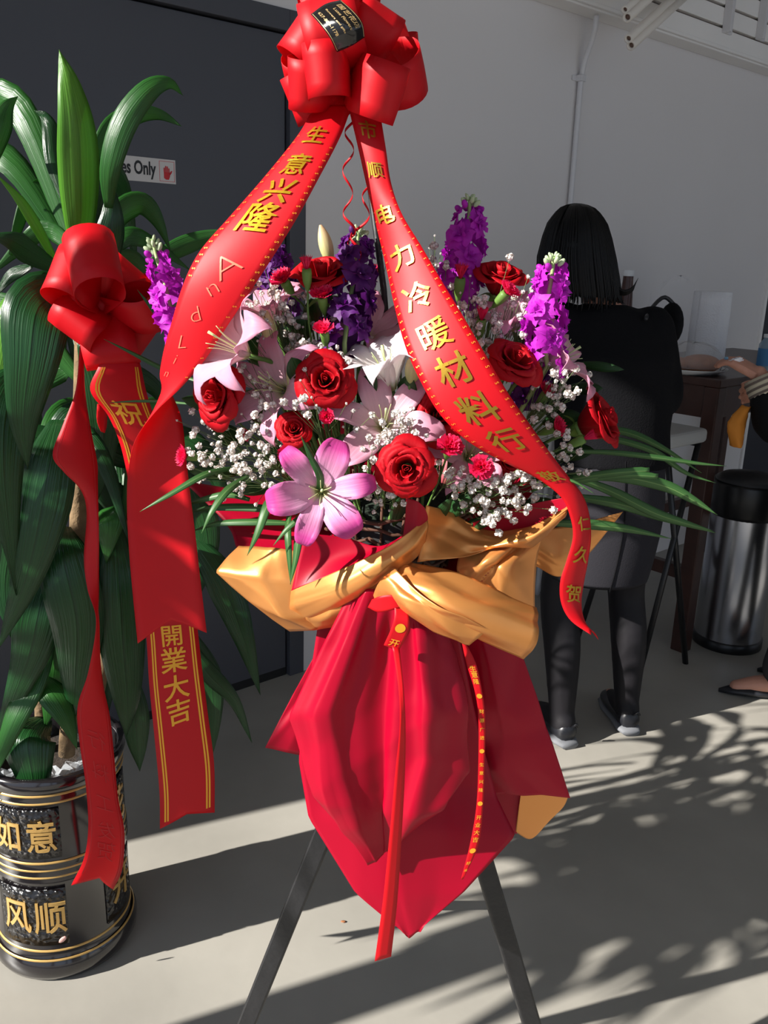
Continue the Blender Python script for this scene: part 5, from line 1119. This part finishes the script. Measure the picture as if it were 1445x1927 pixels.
def stock(pts, nfl, col, lab, rad=0.017, seed=0, budfrac=0.22, scale=1.28):
    nfl = int(nfl*0.72)
    P_ = cr(np.array([tuple(Q(*p)) for p in pts]), np.linspace(0, 1, 40)); rs = np.random.RandomState(seed)
    t = thing('purple_stock', Vector(P_[0]), lab, 'stock flower', 'purple stocks')
    mb = MB().tube([Vector(p) for p in P_]+[foam_pt(P_[-1])], [0.0022+0.001*i/40 for i in range(41)], 6); wob('stem', mb.v, mb.f, M_sstem, t)
    ax = Vector(P_[0]-P_[-1]).normalized()
    def put(nm, mesh, s, out, a, sc, lift):
        i = s*39; k = min(int(i), 38); c = Vector(P_[k]*(1-(i-k))+P_[k+1]*(i-k)); u = ax.orthogonal().normalized(); w = ax.cross(u); o_ = u*math.cos(a)+w*math.sin(a)
        o = ob(nm, mesh, t); o.location = c+o_*out-Vector(P_[0]); o.rotation_mode = 'QUATERNION'; o.rotation_quaternion = face_rot(o_+ax*lift, rs.uniform(0, 6)); o.scale = (sc,)*3
        return c+o_*out*0.7, c
    for k in range(12): put('bud', BUDM, 0.0+budfrac*0.75*k/12, 0.002+0.005*k/12, k*2.4, (0.65+0.5*k/12), 1.6-0.6*k/12)
    for k in range(4): put('opening_bud', PBUD[col], budfrac*(0.75+0.3*k/4), rad*0.55, k*2.4+1, 1.0, 0.8)
    for k in range(nfl):
        f = k/max(1, nfl-1); put('floret', STF[col][k % 3], budfrac+(1-budfrac)*f, rad*(0.62+0.38*min(1, f*2.5))*1.05, k*2.39996, (0.72+0.28*min(1, f*3))*scale*rs.uniform(0.9, 1.12), 0.25)
stock([(884, 372, 1.20), (882, 410, 1.20), (876, 460, 1.20), (868, 510, 1.19), (862, 565, 1.18)], 20, 0, 'tall bright purple stock rising beside the right banner ribbon', 0.021, 1, 0.18)
stock([(1042, 483, 1.08), (1038, 520, 1.08), (1028, 580, 1.08), (1024, 640, 1.08), (1030, 690, 1.09)], 18, 0, 'bright purple stock in front of the woman with black hair', 0.020, 2, 0.2)
stock([(674, 432, 1.17), (672, 470, 1.16), (664, 530, 1.12), (655, 590, 1.10), (648, 645, 1.09)], 26, 1, 'dark purple stock in the middle below the curled ribbons', 0.024, 3, 0.16)
stock([(286, 450, 1.20), (296, 490, 1.19), (312, 540, 1.18), (325, 590, 1.18), (345, 640, 1.18)], 14, 0, 'purple stock at far left beside the big left banner ribbon', 0.017, 4, 0.25)
stock([(512, 470, 1.24), (518, 500, 1.24), (522, 540, 1.24), (530, 590, 1.24)], 14, 1, 'dark purple stock behind the left banner ribbon', 0.020, 5, 0.05)
stock([(1010, 690, 1.12), (1005, 715, 1.12), (995, 745, 1.12)], 7, 1, 'dark purple stock tucked below the sunlit right rose', 0.016, 6, 0.05)

# ---- hot pink carnations
M_carn = mat('carnation_pink', sr(224, 22, 84), rough=0.6, trans=0.3, tcol=sr(255, 30, 90), var=0.12, vscale=80)
def carn_mesh(seed, openness):
    rs = np.random.RandomState(seed); V = []; Fc = []
    for layer, (n, L, up) in enumerate(((7, 0.0165, 0.35), (6, 0.014, 0.8), (5, 0.012, 1.15), (4, 0.010, 1.4))):
        up = up+(1-openness)*(1.45-up)
        for k in range(n):
            a = 2*math.pi*k/n+rs.uniform(-0.3, 0.3); ph = rs.uniform(0, 6); u_ = up+rs.uniform(-0.15, 0.15); b = len(V)
            for i in range(4):
                t = i/3
                for j in range(7):
                    q = j/3-1; wd = 0.0075*(0.2+0.8*t)*(0.55+0.45*openness)
                    r = 0.001+L*t*math.cos(u_)+0.0016*math.sin(q*9+ph)*t*math.sin(u_); z = L*t*math.sin(u_)+0.0018*math.sin(q*9+ph)*t+0.0009*((-1)**j)*(t > 0.9)
                    V.append((r*math.cos(a)-q*wd*math.sin(a), r*math.sin(a)+q*wd*math.cos(a), z))
            Fc += [tuple(x+b for x in f) for f in gridfaces(4, 7)]
    return me('bloom', V, Fc, M_carn)
CARN = [carn_mesh(1, 1.0), carn_mesh(2, 0.7), carn_mesh(3, 0.15)]
cq = MB().lathe((0, 0, -0.026), [(0.0018, 0), (0.0032, 0.003), (0.0058, 0.012), (0.0066, 0.022), (0.0058, 0.0275), (0.004, 0.027)], 10); CALM = me('calyx', cq.v, cq.f, M_sepal)
CARNS = [(535, 530, 1.10, (-0.4, -0.7, -0.6), 1, 1.0, 'pink carnation at the top left beside the high rose'), (577, 508, 1.08, (-0.05, -1, -0.1), 2, 0.95, 'closed pink carnation bud in front of the top left rose'), (606, 560, 1.08, (-0.1, -0.8, -0.5), 1, 0.95, 'pink carnation below the top left rose'),
 (610, 625, 1.06, (-0.1, -0.8, -0.5), 1, 0.88, 'pink carnation just above the large sunlit rose'), (615, 784, 1.0, (0, -0.3, -1), 1, 0.62, 'small round pink carnation below the large sunlit rose'), (905, 880, 0.99, (-0.05, -0.45, -0.9), 0, 0.88, 'open pink carnation right of the front rose'),
 (846, 842, 1.0, (0.1, -0.7, -0.7), 0, 0.92, 'ruffled pink carnation between the front rose and the right ribbon'), (866, 525, 1.14, (0.05, -1, -0.2), 2, 1.1, 'pink carnation bud at the foot of the tall purple stock'), (952, 552, 1.10, (0.55, -0.7, -0.4), 1, 0.95, 'pink carnation in front of the shaded upper right rose'),
 (906, 603, 1.10, (0.05, -1, -0.2), 2, 1.0, 'pink carnation bud beside the right edge of the right banner ribbon'), (1027, 740, 1.08, (0.3, -0.7, -0.5), 1, 0.85, 'pink carnation below the small blossoms at right'), (1043, 806, 1.08, (0.7, -0.4, -0.5), 1, 0.95, 'pink carnation above the right tip of the ribbon'),
 (1098, 826, 1.07, (0.85, -0.5, -0.2), 2, 0.95, 'closed pink carnation bud beside the far right rose'), (352, 858, 1.10, (-0.8, -0.2, -0.5), 1, 0.95, 'pink carnation at the lower left behind the banner ribbon'), (545, 852, 1.03, (-0.1, 0.1, -1), 1, 0.9, 'dark pink carnation under the small left rose'),
 (702, 515, 1.2, (0, -0.9, -0.4), 1, 0.8, 'pink carnation behind the pole near the dark purple stock'), (465, 815, 1.08, (-0.5, 0.2, -0.8), 1, 0.6, 'small pink carnation under the dark left rose')]
for i, (x, y, Y, d, k, s, lab) in enumerate(CARNS):
    dv = W3(*d).normalized(); loc = Q(x, y, Y); t = thing('pink_carnation', loc, lab, 'carnation', 'pink carnations', face_rot(dv, i)); t.scale = (s,)*3
    ob('bloom', CARN[k], t); ob('calyx', CALM, t); curve_stem(t, loc-dv*0.014*s, dv, foam_pt(loc), 0.0014)

# ---- baby's breath
M_bb = mat('white_blossom', sr(238, 232, 226), rough=0.8, trans=0.25, tcol=sr(250, 240, 230)); M_bbs = mat('thin_green_stem', sr(90, 112, 66), rough=0.6)
def puff(seed):
    rs = np.random.RandomState(seed); V = []; Fc = []
    for k in range(11):
        z = 1-2*(k+0.5)/11*0.85; a = k*2.4; d = Vector((math.sqrt(max(0, 1-z*z))*math.cos(a), math.sqrt(max(0, 1-z*z))*math.sin(a), z)); u = d.orthogonal().normalized(); w = d.cross(u); b = len(V)
        c = d*0.0030; V.append(c*0.4)
        for j in range(5):
            t = 2*math.pi*j/5+rs.uniform(-0.2, 0.2); V.append(c+(u*math.cos(t)+w*math.sin(t))*0.0022+d*rs.uniform(0.0, 0.0022))
        Fc += [(b, b+1+j, b+1+(j+1) % 5) for j in range(5)]+[(b+1, b+2, b+3, b+4, b+5)]
    q = MB().blob((0, 0, 0), (0.0030, 0, 0), (0, 0.0030, 0), (0, 0, 0.0030), 5, 7); b = len(V); V += q.v; Fc += [tuple(i+b for i in f) for f in q.f]
    return me('blossom', V, Fc, M_bb)
PUF = [puff(s) for s in range(4)]
BB = [(500, 548, 1.12, 10), (525, 575, 1.10, 12), (480, 560, 1.14, 6), (560, 612, 1.10, 9), (585, 655, 1.08, 12), (555, 665, 1.09, 9), (500, 640, 1.08, 7), (470, 705, 1.06, 8), (590, 745, 1.0, 7), (575, 762, 0.995, 8), (508, 790, 1.04, 11), (480, 815, 1.05, 9), (470, 850, 1.03, 12), (500, 880, 1.02, 12), (450, 900, 1.04, 8), (525, 905, 1.01, 9), (400, 815, 1.08, 9), (375, 800, 1.1, 6), (395, 850, 1.08, 9), (420, 880, 1.06, 8), (360, 890, 1.1, 5), (640, 590, 1.13, 6), (690, 560, 1.15, 5), (655, 700, 1.06, 7), (640, 770, 1.02, 7), (690, 760, 1.05, 5), (755, 815, 1.0, 10), (775, 790, 1.02, 6), (735, 830, 1.0, 9), (700, 905, 0.98, 11), (715, 935, 0.98, 11), (690, 880, 0.99, 9), (820, 478, 1.2, 7), (835, 500, 1.18, 6), (700, 480, 1.2, 6), (870, 560, 1.13, 9), (900, 575, 1.12, 10), (930, 590, 1.11, 10), (890, 600, 1.12, 9), (960, 575, 1.12, 9), (985, 600, 1.12, 8), (915, 640, 1.08, 10), (1000, 570, 1.13, 6), (1050, 715, 1.07, 14), (1070, 735, 1.07, 12), (1045, 750, 1.07, 8), (920, 905, 1.0, 10), (950, 915, 1.0, 12), (975, 895, 1.02, 10), (940, 945, 0.99, 12), (990, 945, 1.01, 9), (900, 940, 1.0, 7), (925, 960, 0.98, 6), (850, 895, 1.0, 8), (880, 920, 1.0, 7), (1060, 855, 1.05, 8), (1075, 890, 1.05, 6), (1030, 790, 1.07, 7), (945, 855, 1.06, 6), (820, 870, 1.02, 6), (600, 690, 1.1, 6), (450, 790, 1.07, 6), (545, 700, 1.08, 5), (740, 930, 0.985, 7), (960, 640, 1.1, 6)]
PLACE = lambda x, y: 'left' if x < 560 else ('middle' if x < 830 else 'right')
ANCH = [(612, 713, 'the large sunlit rose'), (765, 882, 'the open front rose'), (553, 805, 'the small left rose'), (400, 745, 'the dark left rose'), (828, 780, 'the ribbon-covered rose'), (975, 672, 'the right sunlit rose'), (940, 528, 'the high right rose'), (605, 522, 'the high left rose'),
        (1130, 788, 'the far right rose'), (604, 925, 'the bright pink lily'), (460, 660, 'the left pale lily'), (722, 800, 'the middle pale lily'), (745, 660, 'the white trumpet lily'), (870, 470, 'the tall purple stock'), (1030, 580, 'the bright purple stock'), (655, 560, 'the dark purple stock'), (905, 880, 'the open pink carnation')]
_seen = set()
def bb_label(x, y, n):
    for ax, ay, nm in sorted(ANCH, key=lambda q: math.hypot(q[0]-x, q[1]-y)):
        dx, dy = x-ax, y-ay
        h = '' if abs(dx) < 0.41*abs(dy) else ('left' if dx < 0 else 'right'); v = '' if abs(dy) < 0.41*abs(dx) else ('above' if dy < 0 else 'below')
        pos = (v+(' and ' if v and h else '')+(h+' of' if h else '')).strip()
        for size in (('sparse', 'dense')[n > 8], ('small', 'large')[n > 8], 'loose'):
            s = '%s white blossom spray %s %s' % (size, pos, nm)
            if s not in _seen: _seen.add(s); return s
for i, (x, y, Y, n) in enumerate(BB):
    rs = np.random.RandomState(100+i); c = Q(x, y, Y); root = c+(foam_pt(c)-c)*0.55+Vector((0, 0.02, 0)); hub = c+(root-c)*0.5
    t = thing('babys_breath', root, bb_label(x, y, n), 'filler flower', "white baby's breath sprays")
    mb = MB(); mb.tube([root, hub], 0.0008, 4, caps=False)
    for k in range(int(n*1.5)):
        p = c+Vector((rs.normal(0, 0.015), rs.normal(0, 0.012), rs.normal(0, 0.015)))
        pp = proj(p)
        if any(math.hypot(pp[0]-r_[0], pp[1]-r_[1]) < 37*r_[4] for r_ in ROSES): continue
        mb.tube([hub, (hub+p)/2+Vector(rs.normal(0, 0.003, 3)), p], 0.0004, 3, caps=False)
        o = ob('blossom', PUF[k % 4], t); o.location = p-root; o.rotation_euler = tuple(rs.uniform(0, 6, 3)); o.scale = (rs.choice([0.35, 0.6, 0.85, 1.0, 1.1]),)*3
    mb.out('stem', M_bbs, t)

# ---- palm blades and filler leaves
M_palm = ramp_mat('palm_blade_green', [(0, sr(46, 84, 40)), (0.45, sr(66, 108, 56)), (0.5, sr(120, 150, 90)), (0.55, sr(66, 108, 56)), (1, sr(46, 84, 40))], axis='X', rough=0.42, trans=0.25, tcol=sr(110, 160, 50), streak=0.15, sscale=10)
M_trim = mat('cut_leaf_edge', sr(176, 178, 120), rough=0.6)
pf = thing('palm_frond', Q(1060, 890, 1.10), 'fan of long green palm blades sticking out to the right', 'palm leaf', 'palm fronds')
for pts, w, sh in (([(1060, 850, 1.10), (1150, 852, 1.10), (1240, 862, 1.10), (1310, 872, 1.10), (1367, 877, 1.10)], 11, 'blade'), ([(1080, 815, 1.13), (1160, 828, 1.14), (1230, 850, 1.14), (1290, 890, 1.14), (1347, 909, 1.14)], 13, 'blade'),
                   ([(1060, 905, 1.09), (1120, 895, 1.08), (1170, 889, 1.07), (1222, 886, 1.07)], 15, 'strip'), ([(1060, 910, 1.09), (1130, 899, 1.08), (1190, 895, 1.07), (1238, 897, 1.07)], 13, 'strip'),
                   ([(1060, 900, 1.10), (1160, 897, 1.10), (1250, 915, 1.10), (1305, 942, 1.10), (1350, 969, 1.10)], 24, 'blade'), ([(1070, 895, 1.12), (1150, 925, 1.13), (1230, 965, 1.13), (1290, 985, 1.13), (1342, 999, 1.13)], 20, 'blade'),
                   ([(1080, 935, 1.14), (1170, 950, 1.15), (1250, 975, 1.15), (1347, 1003, 1.15)], 22, 'blade'), ([(1040, 985, 1.10), (1110, 988, 1.10), (1180, 996, 1.10), (1264, 1014, 1.10)], 20, 'blade'),
                   ([(1080, 810, 1.15), (1170, 812, 1.16), (1240, 840, 1.16), (1320, 890, 1.16)], 15, 'blade'), ([(1000, 925, 1.02), (1040, 908, 1.0), (1075, 905, 0.99), (1120, 930, 0.985)], 8, 'blade')):
    leaf('blade', pts, w, M_palm, pf, roll=0.4, fold=0.25, shape=sh)
pf2 = thing('palm_frond', Q(530, 930, 1.03), 'drooping green palm blades at the lower left of the bouquet', 'palm leaf', 'palm fronds')
for pts, w, sh in (([(470, 895, 1.05), (430, 920, 1.0), (400, 960, 0.98), (379, 1004, 0.975)], 16, 'blade'), ([(520, 925, 1.02), (503, 950, 0.985), (485, 1000, 0.97), (465, 1046, 0.97)], 19, 'blade'), ([(600, 950, 1.0), (570, 970, 0.965), (540, 995, 0.955), (514, 1027, 0.955)], 13, 'blade'),
                   ([(570, 960, 1.0), (563, 1000, 0.965), (556, 1050, 0.955), (546, 1100, 0.955)], 17, 'blade'), ([(545, 955, 1.01), (541, 1000, 0.97), (544, 1050, 0.96), (547, 1100, 0.96)], 14, 'blade'), ([(440, 880, 1.06), (385, 893, 1.02), (320, 930, 1.0), (263, 963, 0.995)], 13, 'blade'),
                   ([(590, 945, 0.985), (604, 905, 0.95), (585, 860, 0.945), (566, 820, 0.945)], 15, 'blade'), ([(560, 965, 1.12), (480, 955, 1.13), (400, 955, 1.14), (350, 965, 1.15)], 16, 'blade'), ([(560, 985, 1.12), (480, 982, 1.12), (410, 985, 1.13), (360, 1000, 1.14)], 14, 'blade'),
                   ([(470, 940, 1.12), (430, 930, 1.12), (380, 940, 1.13), (330, 955, 1.14)], 14, 'blade')):
    leaf('blade', pts, w, M_palm, pf2, roll=0.4, fold=0.25, shape=sh)
pf3 = thing('palm_frond', Q(400, 700, 1.16), 'thin dark palm blades crossing the red bow on the plant', 'palm leaf', 'palm fronds')
for pts, w in (([(380, 700, 1.18), (330, 640, 1.22), (290, 585, 1.24), (258, 545, 1.26)], 12), ([(380, 720, 1.18), (310, 695, 1.22), (250, 665, 1.26), (195, 638, 1.28)], 9), ([(360, 760, 1.18), (300, 755, 1.22), (250, 755, 1.26), (205, 758, 1.28)], 6)):
    leaf('blade', pts, w, M_palm, pf3, roll=0.4, fold=0.25, shape='blade')
M_sal = ramp_mat('broad_leaf_green', LG(sr(30, 62, 30), sr(44, 82, 42)), axis='X', rough=0.4, trans=0.2, tcol=sr(70, 120, 30), streak=0.15, sscale=10, bump=0.3)
FL = [(690, 730, 1.06, 40, 60, 0.6), (560, 700, 1.05, 40, 60, -0.4), (560, 625, 1.12, 50, 60, 0.7), (765, 735, 1.06, 40, 60, 0.2), (430, 820, 1.12, 40, 70, -1.2), (480, 770, 1.12, 40, 60, -0.7), (640, 850, 1.06, 40, 70, 0.2), (700, 690, 1.12, 40, 60, 0.0), (800, 900, 1.06, 40, 70, 0.8), (860, 950, 1.04, 40, 70, 1.0), (1000, 850, 1.12, 40, 70, 1.2), (1060, 790, 1.13, 40, 80, 1.4), (1100, 730, 1.14, 25, 70, 1.6), (1130, 690, 1.15, 18, 90, 1.7), (930, 760, 1.14, 40, 70, 0.5), (400, 890, 1.12, 30, 90, -1.5), (640, 640, 1.15, 40, 60, 0.0), (450, 620, 1.16, 40, 60, -0.6), (850, 620, 1.16, 40, 60, 0.3), (760, 600, 1.18, 40, 60, 0.1), (590, 590, 1.17, 40, 60, -0.2), (940, 690, 1.15, 40, 60, 0.6), (520, 860, 1.09, 40, 70, -0.8), (670, 800, 1.09, 40, 70, 0.0), (860, 820, 1.1, 40, 70, 0.4), (900, 985, 1.04, 24, 90, 1.2), (830, 965, 1.03, 24, 70, 0.6), (960, 1000, 1.05, 22, 90, 1.4), (470, 920, 1.10, 26, 80, -1.5), (610, 950, 1.06, 26, 70, -0.6), (1080, 850, 1.12, 34, 80, 1.5), (1000, 950, 1.08, 24, 80, 1.3), (750, 960, 1.04, 30, 60, 0.3), (380, 760, 1.15, 30, 80, -1.3), (1040, 900, 1.1, 26, 80, 1.5), (690, 840, 1.1, 44, 70, 0.3), (580, 800, 1.1, 44, 70, -0.3), (800, 700, 1.14, 44, 70, 0.2), (480, 660, 1.16, 44, 70, -0.6), (1000, 620, 1.18, 44, 70, 0.8), (735, 780, 1.13, 50, 80, 0), (620, 730, 1.13, 50, 80, 0), (900, 700, 1.15, 50, 80, 0.3)]
fo = {}
for i, (x, y, Y, w, L, a) in enumerate(FL):
    k = PLACE(x, y)
    if k not in fo: fo[k] = thing('foliage', Q({'left': 500, 'middle': 720, 'right': 960}[k], 930, 1.1), 'dark green broad leaves filling the gaps on the %s of the bouquet' % k, 'foliage', 'filler foliage'); fo[k]['kind'] = 'thing'
    ux, uy = math.sin(a), -math.cos(a); leaf('leaf', [(x-ux*L/2, y-uy*L/2, Y+0.02), (x, y, Y-0.005), (x+ux*L/2, y+uy*L/2, Y-0.02)], w, M_sal, fo[k], shape='oval', fold=0.15, nu=9, nv=5, roll=0.3*((i % 3)-1), seed=i)
    p = Q(x-ux*L/2, y-uy*L/2, Y+0.02); mb = MB().tube([p, (p+foam_pt(p))/2+Vector((0, 0.01, 0)), foam_pt(p)], 0.0014, 5); wob('stem', mb.v, mb.f, M_stem, fo[k])
# ================================================================== TOP BOW, BANNERS, CURLED RIBBONS
TB = Q(655, 150, 1.16)
tbw = thing('ribbon_bow', TB, 'big red many-looped bow at the top of the flower stand', 'bow', 'red bows')
mkloops(TB, [(552, 45, 1.12, -0.47, 0.88, 0, 0.026, 1.15), (600, -20, 1.16, 1, 0.2, 0.1, 0.02, 1.1), (725, 12, 1.15, 0.85, 0.4, 0.2, 0.022, 1.1), (770, 72, 1.19, 0.3, 0.9, 0.3, 0.016, 1.0),
             (796, 135, 1.13, 0.0, 0.75, 0.65, 0.028, 1.05), (738, 178, 1.08, -0.25, 1, 0.1, 0.022, 1.25), (597, 128, 1.07, 0.1, 1, 0, 0.02, 1.15), (550, 160, 1.10, -0.35, 0.95, 0, 0.018, 1.1),
             (545, 195, 1.14, 0.6, 0.75, 0.2, 0.018, 1.1), (537, 137, 1.18, 0, 0.6, 0.8, 0.014, 0.9), (670, -30, 1.2, 0.9, -0.2, 0.3, 0.02, 1.1), (600, 210, 1.15, 0.8, 0.5, 0.2, 0.018, 1.1), (715, 200, 1.18, 0.7, -0.6, 0.2, 0.018, 1.0), (785, 100, 1.22, 0.1, 0.9, 0.3, 0.016, 1.0)], tbw, 0.050)
# the loop that carries the florist's label
LT = Q(612, 8, 1.08); lside = W3(0.9, -0.42, -0.2)
loop(TB, LT, lside, 0.056*1.15, 0.030, M_rib, tbw)
MB().blob(TB, (0.016, 0, 0), (0, 0.015, 0), (0, 0, 0.016), 8, 12).out('knot', M_rib, tbw)
lg = netgrid([[Q(585, 27, 1.055), Q(612, 8, 1.05), Q(641, 0, 1.06)], [Q(602, 46, 1.035), Q(634, 30, 1.028), Q(666, 22, 1.035)], [Q(620, 70, 1.03), Q(654, 54, 1.022), Q(682, 44, 1.03)], [Q(634, 98, 1.04), Q(662, 86, 1.032), Q(686, 70, 1.04)]], 24, 16)
M_lab = mat('glossy_black_label', sr(16, 15, 16), rough=0.12, spec=0.6)
lb = solid(wob('florist_label', lg.reshape(-1, 3), gridfaces(24, 16), M_lab, tbw), 0.0004)
M_labg = mat('label_gold_ink', sr(190, 160, 110), rough=0.4, metal=0.3)
def on_label(u, v):   # u down the long side, v from left to right edge
    u = min(max(u, 0), 1)*23; v = min(max(v, 0), 1)*15; i, j = min(int(u), 22), min(int(v), 14); a, b = u-i, v-j
    p = lg[i, j]*(1-a)*(1-b)+lg[i+1, j]*a*(1-b)+lg[i, j+1]*(1-a)*b+lg[i+1, j+1]*a*b
    n = np.cross(lg[min(i+1, 23), j]-lg[i, j], lg[i, j+1]-lg[i, j]); n /= np.linalg.norm(n)+1e-9
    if n[1] > 0: n = -n
    return p+n*0.0007
def label_text(s, u0, v0, hu, name='label_lettering', m=None, length=None):
    g, f = textmesh(s, 0.01); sz = hu
    w = g[:, 0].max()-g[:, 0].min() if len(g) else 1
    ku = length/w if length else sz
    return wob(name, [on_label(u0+p[0]*ku, v0+p[1]*sz) for p in g], f, m or M_labg, lb, smooth=False)
label_text('国艺花店', 0.42, 0.80, 0.17, length=0.62)
label_text('Luxe Flowers', 0.44, 0.60, 0.12, length=0.55)
label_text('flowers and gifts', 0.42, 0.40, 0.07, length=0.62)
label_text('627-880-1178', 0.40, 0.20, 0.11, length=0.62)
for vs in ((0.03, 0.045), (0.955, 0.97)):
    v = []
    for k in range(24): v += [on_label(0.03+0.94*k/23, vs[0]), on_label(0.03+0.94*k/23, vs[1])]
    wob('label_border', v, gridfaces(24, 2), M_labg, lb)
# left banner
e1 = [(585, 212, 1.13), (560, 255, 1.11), (500, 330, 1.09), (432, 408, 1.07), (376, 473, 1.06), (345, 535, 1.055), (322, 610, 1.06), (306, 670, 1.075), (302, 715, 1.10), (322, 740, 1.125), (342, 790, 1.13), (350, 860, 1.12), (358, 930, 1.115), (368, 1010, 1.11), (378, 1100, 1.11), (389, 1191, 1.11)]
e2 = [(662, 200, 1.13), (640, 258, 1.10), (600, 335, 1.07), (556, 415, 1.05), (506, 495, 1.04), (460, 565, 1.04), (420, 625, 1.045), (385, 678, 1.05), (340, 730, 1.06), (290, 778, 1.075), (254, 830, 1.09), (241, 890, 1.10), (239, 960, 1.105), (243, 1040, 1.105), (250, 1120, 1.105), (259, 1211, 1.105)]
lr = Ribbon(e1, e2)
lo = lr.mesh('banner_ribbon', M_rib, None, notch=0.032, nu=170, nv=9, bulge=0.006)
tag(lo, 'wide red banner ribbon with gold characters sweeping down to the left', 'ribbon', 'red banner ribbons')
lr.text([('生', 602, 264, 0.50), ('意', 564, 318, 0.50), ('兴', 528, 367, 0.50), ('隆', 490, 414, 0.52)], M_gold, lo, bold=0.014, off=0.0019)
SC1 = []
def scrolls(R, u0, u1, v, n, m, parent, sz=0.078, off=0.0012):
    g, f = textmesh('S', -0.01); V = []; Fc = []
    for k in range(n):
        uc = u0+(u1-u0)*k/(n-1); w0 = R.width(uc); b = len(V)
        for p in g:
            vv = v+p[1]*sz; V.append(R.at(uc+p[0]*sz*w0/R.L, vv)+R.nrm(uc)*(0.0011+R.bulge*(1-(2*vv-1)**2)))
        Fc += [tuple(i+b for i in q) for q in f]
    wob('gold_scroll_border', V, Fc, m, parent, smooth=False)
scrolls(lr, 0.06, 0.33, 0.06, 22, M_goldp, lo, off=0.003); scrolls(lr, 0.08, 0.34, 0.94, 22, M_goldp, lo, off=0.003); scrolls(lr, 0.36, 0.50, 0.93, 8, M_goldp, lo, off=0.003)
lr.text([('A', 435, 505, 0.55, 0, 0.9), ('n', 405, 545, 0.42, 0, 0.9), ('d', 375, 590, 0.42, -0.1, 0.6), ('L', 352, 640, 0.42, -0.1, 0.2), ('i', 335, 670, 0.36, -0.1, 0), ('n', 322, 700, 0.36, -0.15, 0)], M_etch, lo, name='handwriting', bold=-0.022, off=0.0012)
lr.text([('贺', 315, 1125, 0.62)], M_ghost, lo, name='print_showing_through', bold=0.01, side=1, off=0.0012)
# right banner
e1 = [(655, 200, 1.13), (672, 270, 1.12), (690, 350, 1.11), (708, 425, 1.10), (726, 500, 1.08), (742, 575, 1.05), (762, 650, 1.02), (790, 715, 0.995), (828, 780, 0.98), (880, 830, 0.975), (945, 868, 0.98), (1010, 900, 0.985), (1055, 935, 0.985), (1072, 970, 0.985), (1078, 1010, 0.985), (1066, 1055, 0.985), (1054, 1095, 0.985), (1056, 1135, 0.985), (1074, 1168, 0.98), (1112, 1195, 0.97)]
e2 = [(714, 205, 1.13), (726, 280, 1.11), (736, 345, 1.10), (756, 402, 1.08), (792, 462, 1.06), (832, 530, 1.03), (872, 596, 1.005), (912, 665, 0.985), (955, 738, 0.975), (998, 800, 0.975), (1035, 852, 0.98), (1068, 895, 0.99), (1095, 930, 0.995), (1108, 965, 1.0), (1112, 1010, 1.0), (1106, 1058, 1.0), (1098, 1100, 1.0), (1094, 1138, 1.0), (1102, 1172, 0.99), (1126, 1204, 0.975)]
rb = Ribbon(e1, e2)
ro = rb.mesh('banner_ribbon', M_rib, None, notch=0.012, nu=170, nv=9, bulge=0.004)
tag(ro, 'red banner ribbon with gold characters crossing the flowers to the right', 'ribbon', 'red banner ribbons')
M_gold2 = mat('dull_gold_foil', sr(164, 128, 40), rough=0.32, metal=0.75)
rb.text([('市', 708, 245, 0.62), ('顺', 714, 320, 0.62), ('电', 736, 402, 0.72), ('力', 755, 487, 0.66), ('冷', 784, 562, 0.56), ('暖', 825, 628, 0.52), ('材', 863, 692, 0.50), ('料', 908, 762, 0.52), ('行', 952, 825, 0.52), ('敬', 1035, 890, 0.62), ('仁', 1092, 985, 0.66), ('久', 1086, 1040, 0.72), ('贺', 1075, 1115, 0.72)], M_gold2, ro, bold=0.014, off=0.0019)
scrolls(rb, 0.14, 0.64, 0.06, 38, M_goldp, ro, off=0.0024); scrolls(rb, 0.14, 0.64, 0.94, 38, M_goldp, ro, off=0.0024)
# curled ribbons
def curl(pts, lab, turns, rad=0.0065, w=0.0042):
    n = int(turns*18); C_ = cr([Q(*p) for p in pts], np.linspace(0, 1, n)); v = []
    for i in range(n):
        a = 2*math.pi*turns*i/n; o = Vector((math.cos(a)*rad, math.sin(a)*rad*0.8, 0)); b = Vector((0, 0, 1))
        p = Vector(C_[i])+o; v += [p-b*w/2, p+b*w/2]
    tag(solid(wob('curling_ribbon', v, gridfaces(n, 2), M_rib), 0.0003), lab, 'ribbon', 'curled ribbons')
curl([(662, 215, 1.15), (655, 300, 1.15), (655, 400, 1.15), (664, 470, 1.15), (655, 535, 1.15)], 'long thin curled red ribbon hanging below the top bow', 5)
curl([(695, 330, 1.15), (692, 380, 1.15), (675, 430, 1.15), (668, 470, 1.15), (670, 520, 1.15)], 'shorter thin curled red ribbon beside the right banner', 2.6, 0.008)
# the arrangement's small debris on the floor
M_petal = mat('dry_petal', sr(150, 96, 60), rough=0.8)
for x, y, s, m, lab in ((646, 1734, 0.006, M_petal, 'tiny brown dry leaf bit on the sunlit floor'), (118, 1768, 0.008, mat('pink_petal_bit', sr(220, 170, 160), rough=0.6), 'small pink petal lying by the pot foot')):
    p = F(x, y, 0.002) if x > 300 else Q(x, y, 1.387)
    v, f, uv = [], [], []
    q = MB(); ax, ay = (Vector((s, 0, 0)), Vector((0, s*0.6, 0))) if x > 300 else (Vector((s, 0.001, 0.006)), Vector((0.001, 0.001, -0.006)))
    q.blob(p, ax, ay, ax.cross(ay).normalized()*s*0.2, 5, 8); tag(q.out('petal_scrap', m), lab, 'petal')
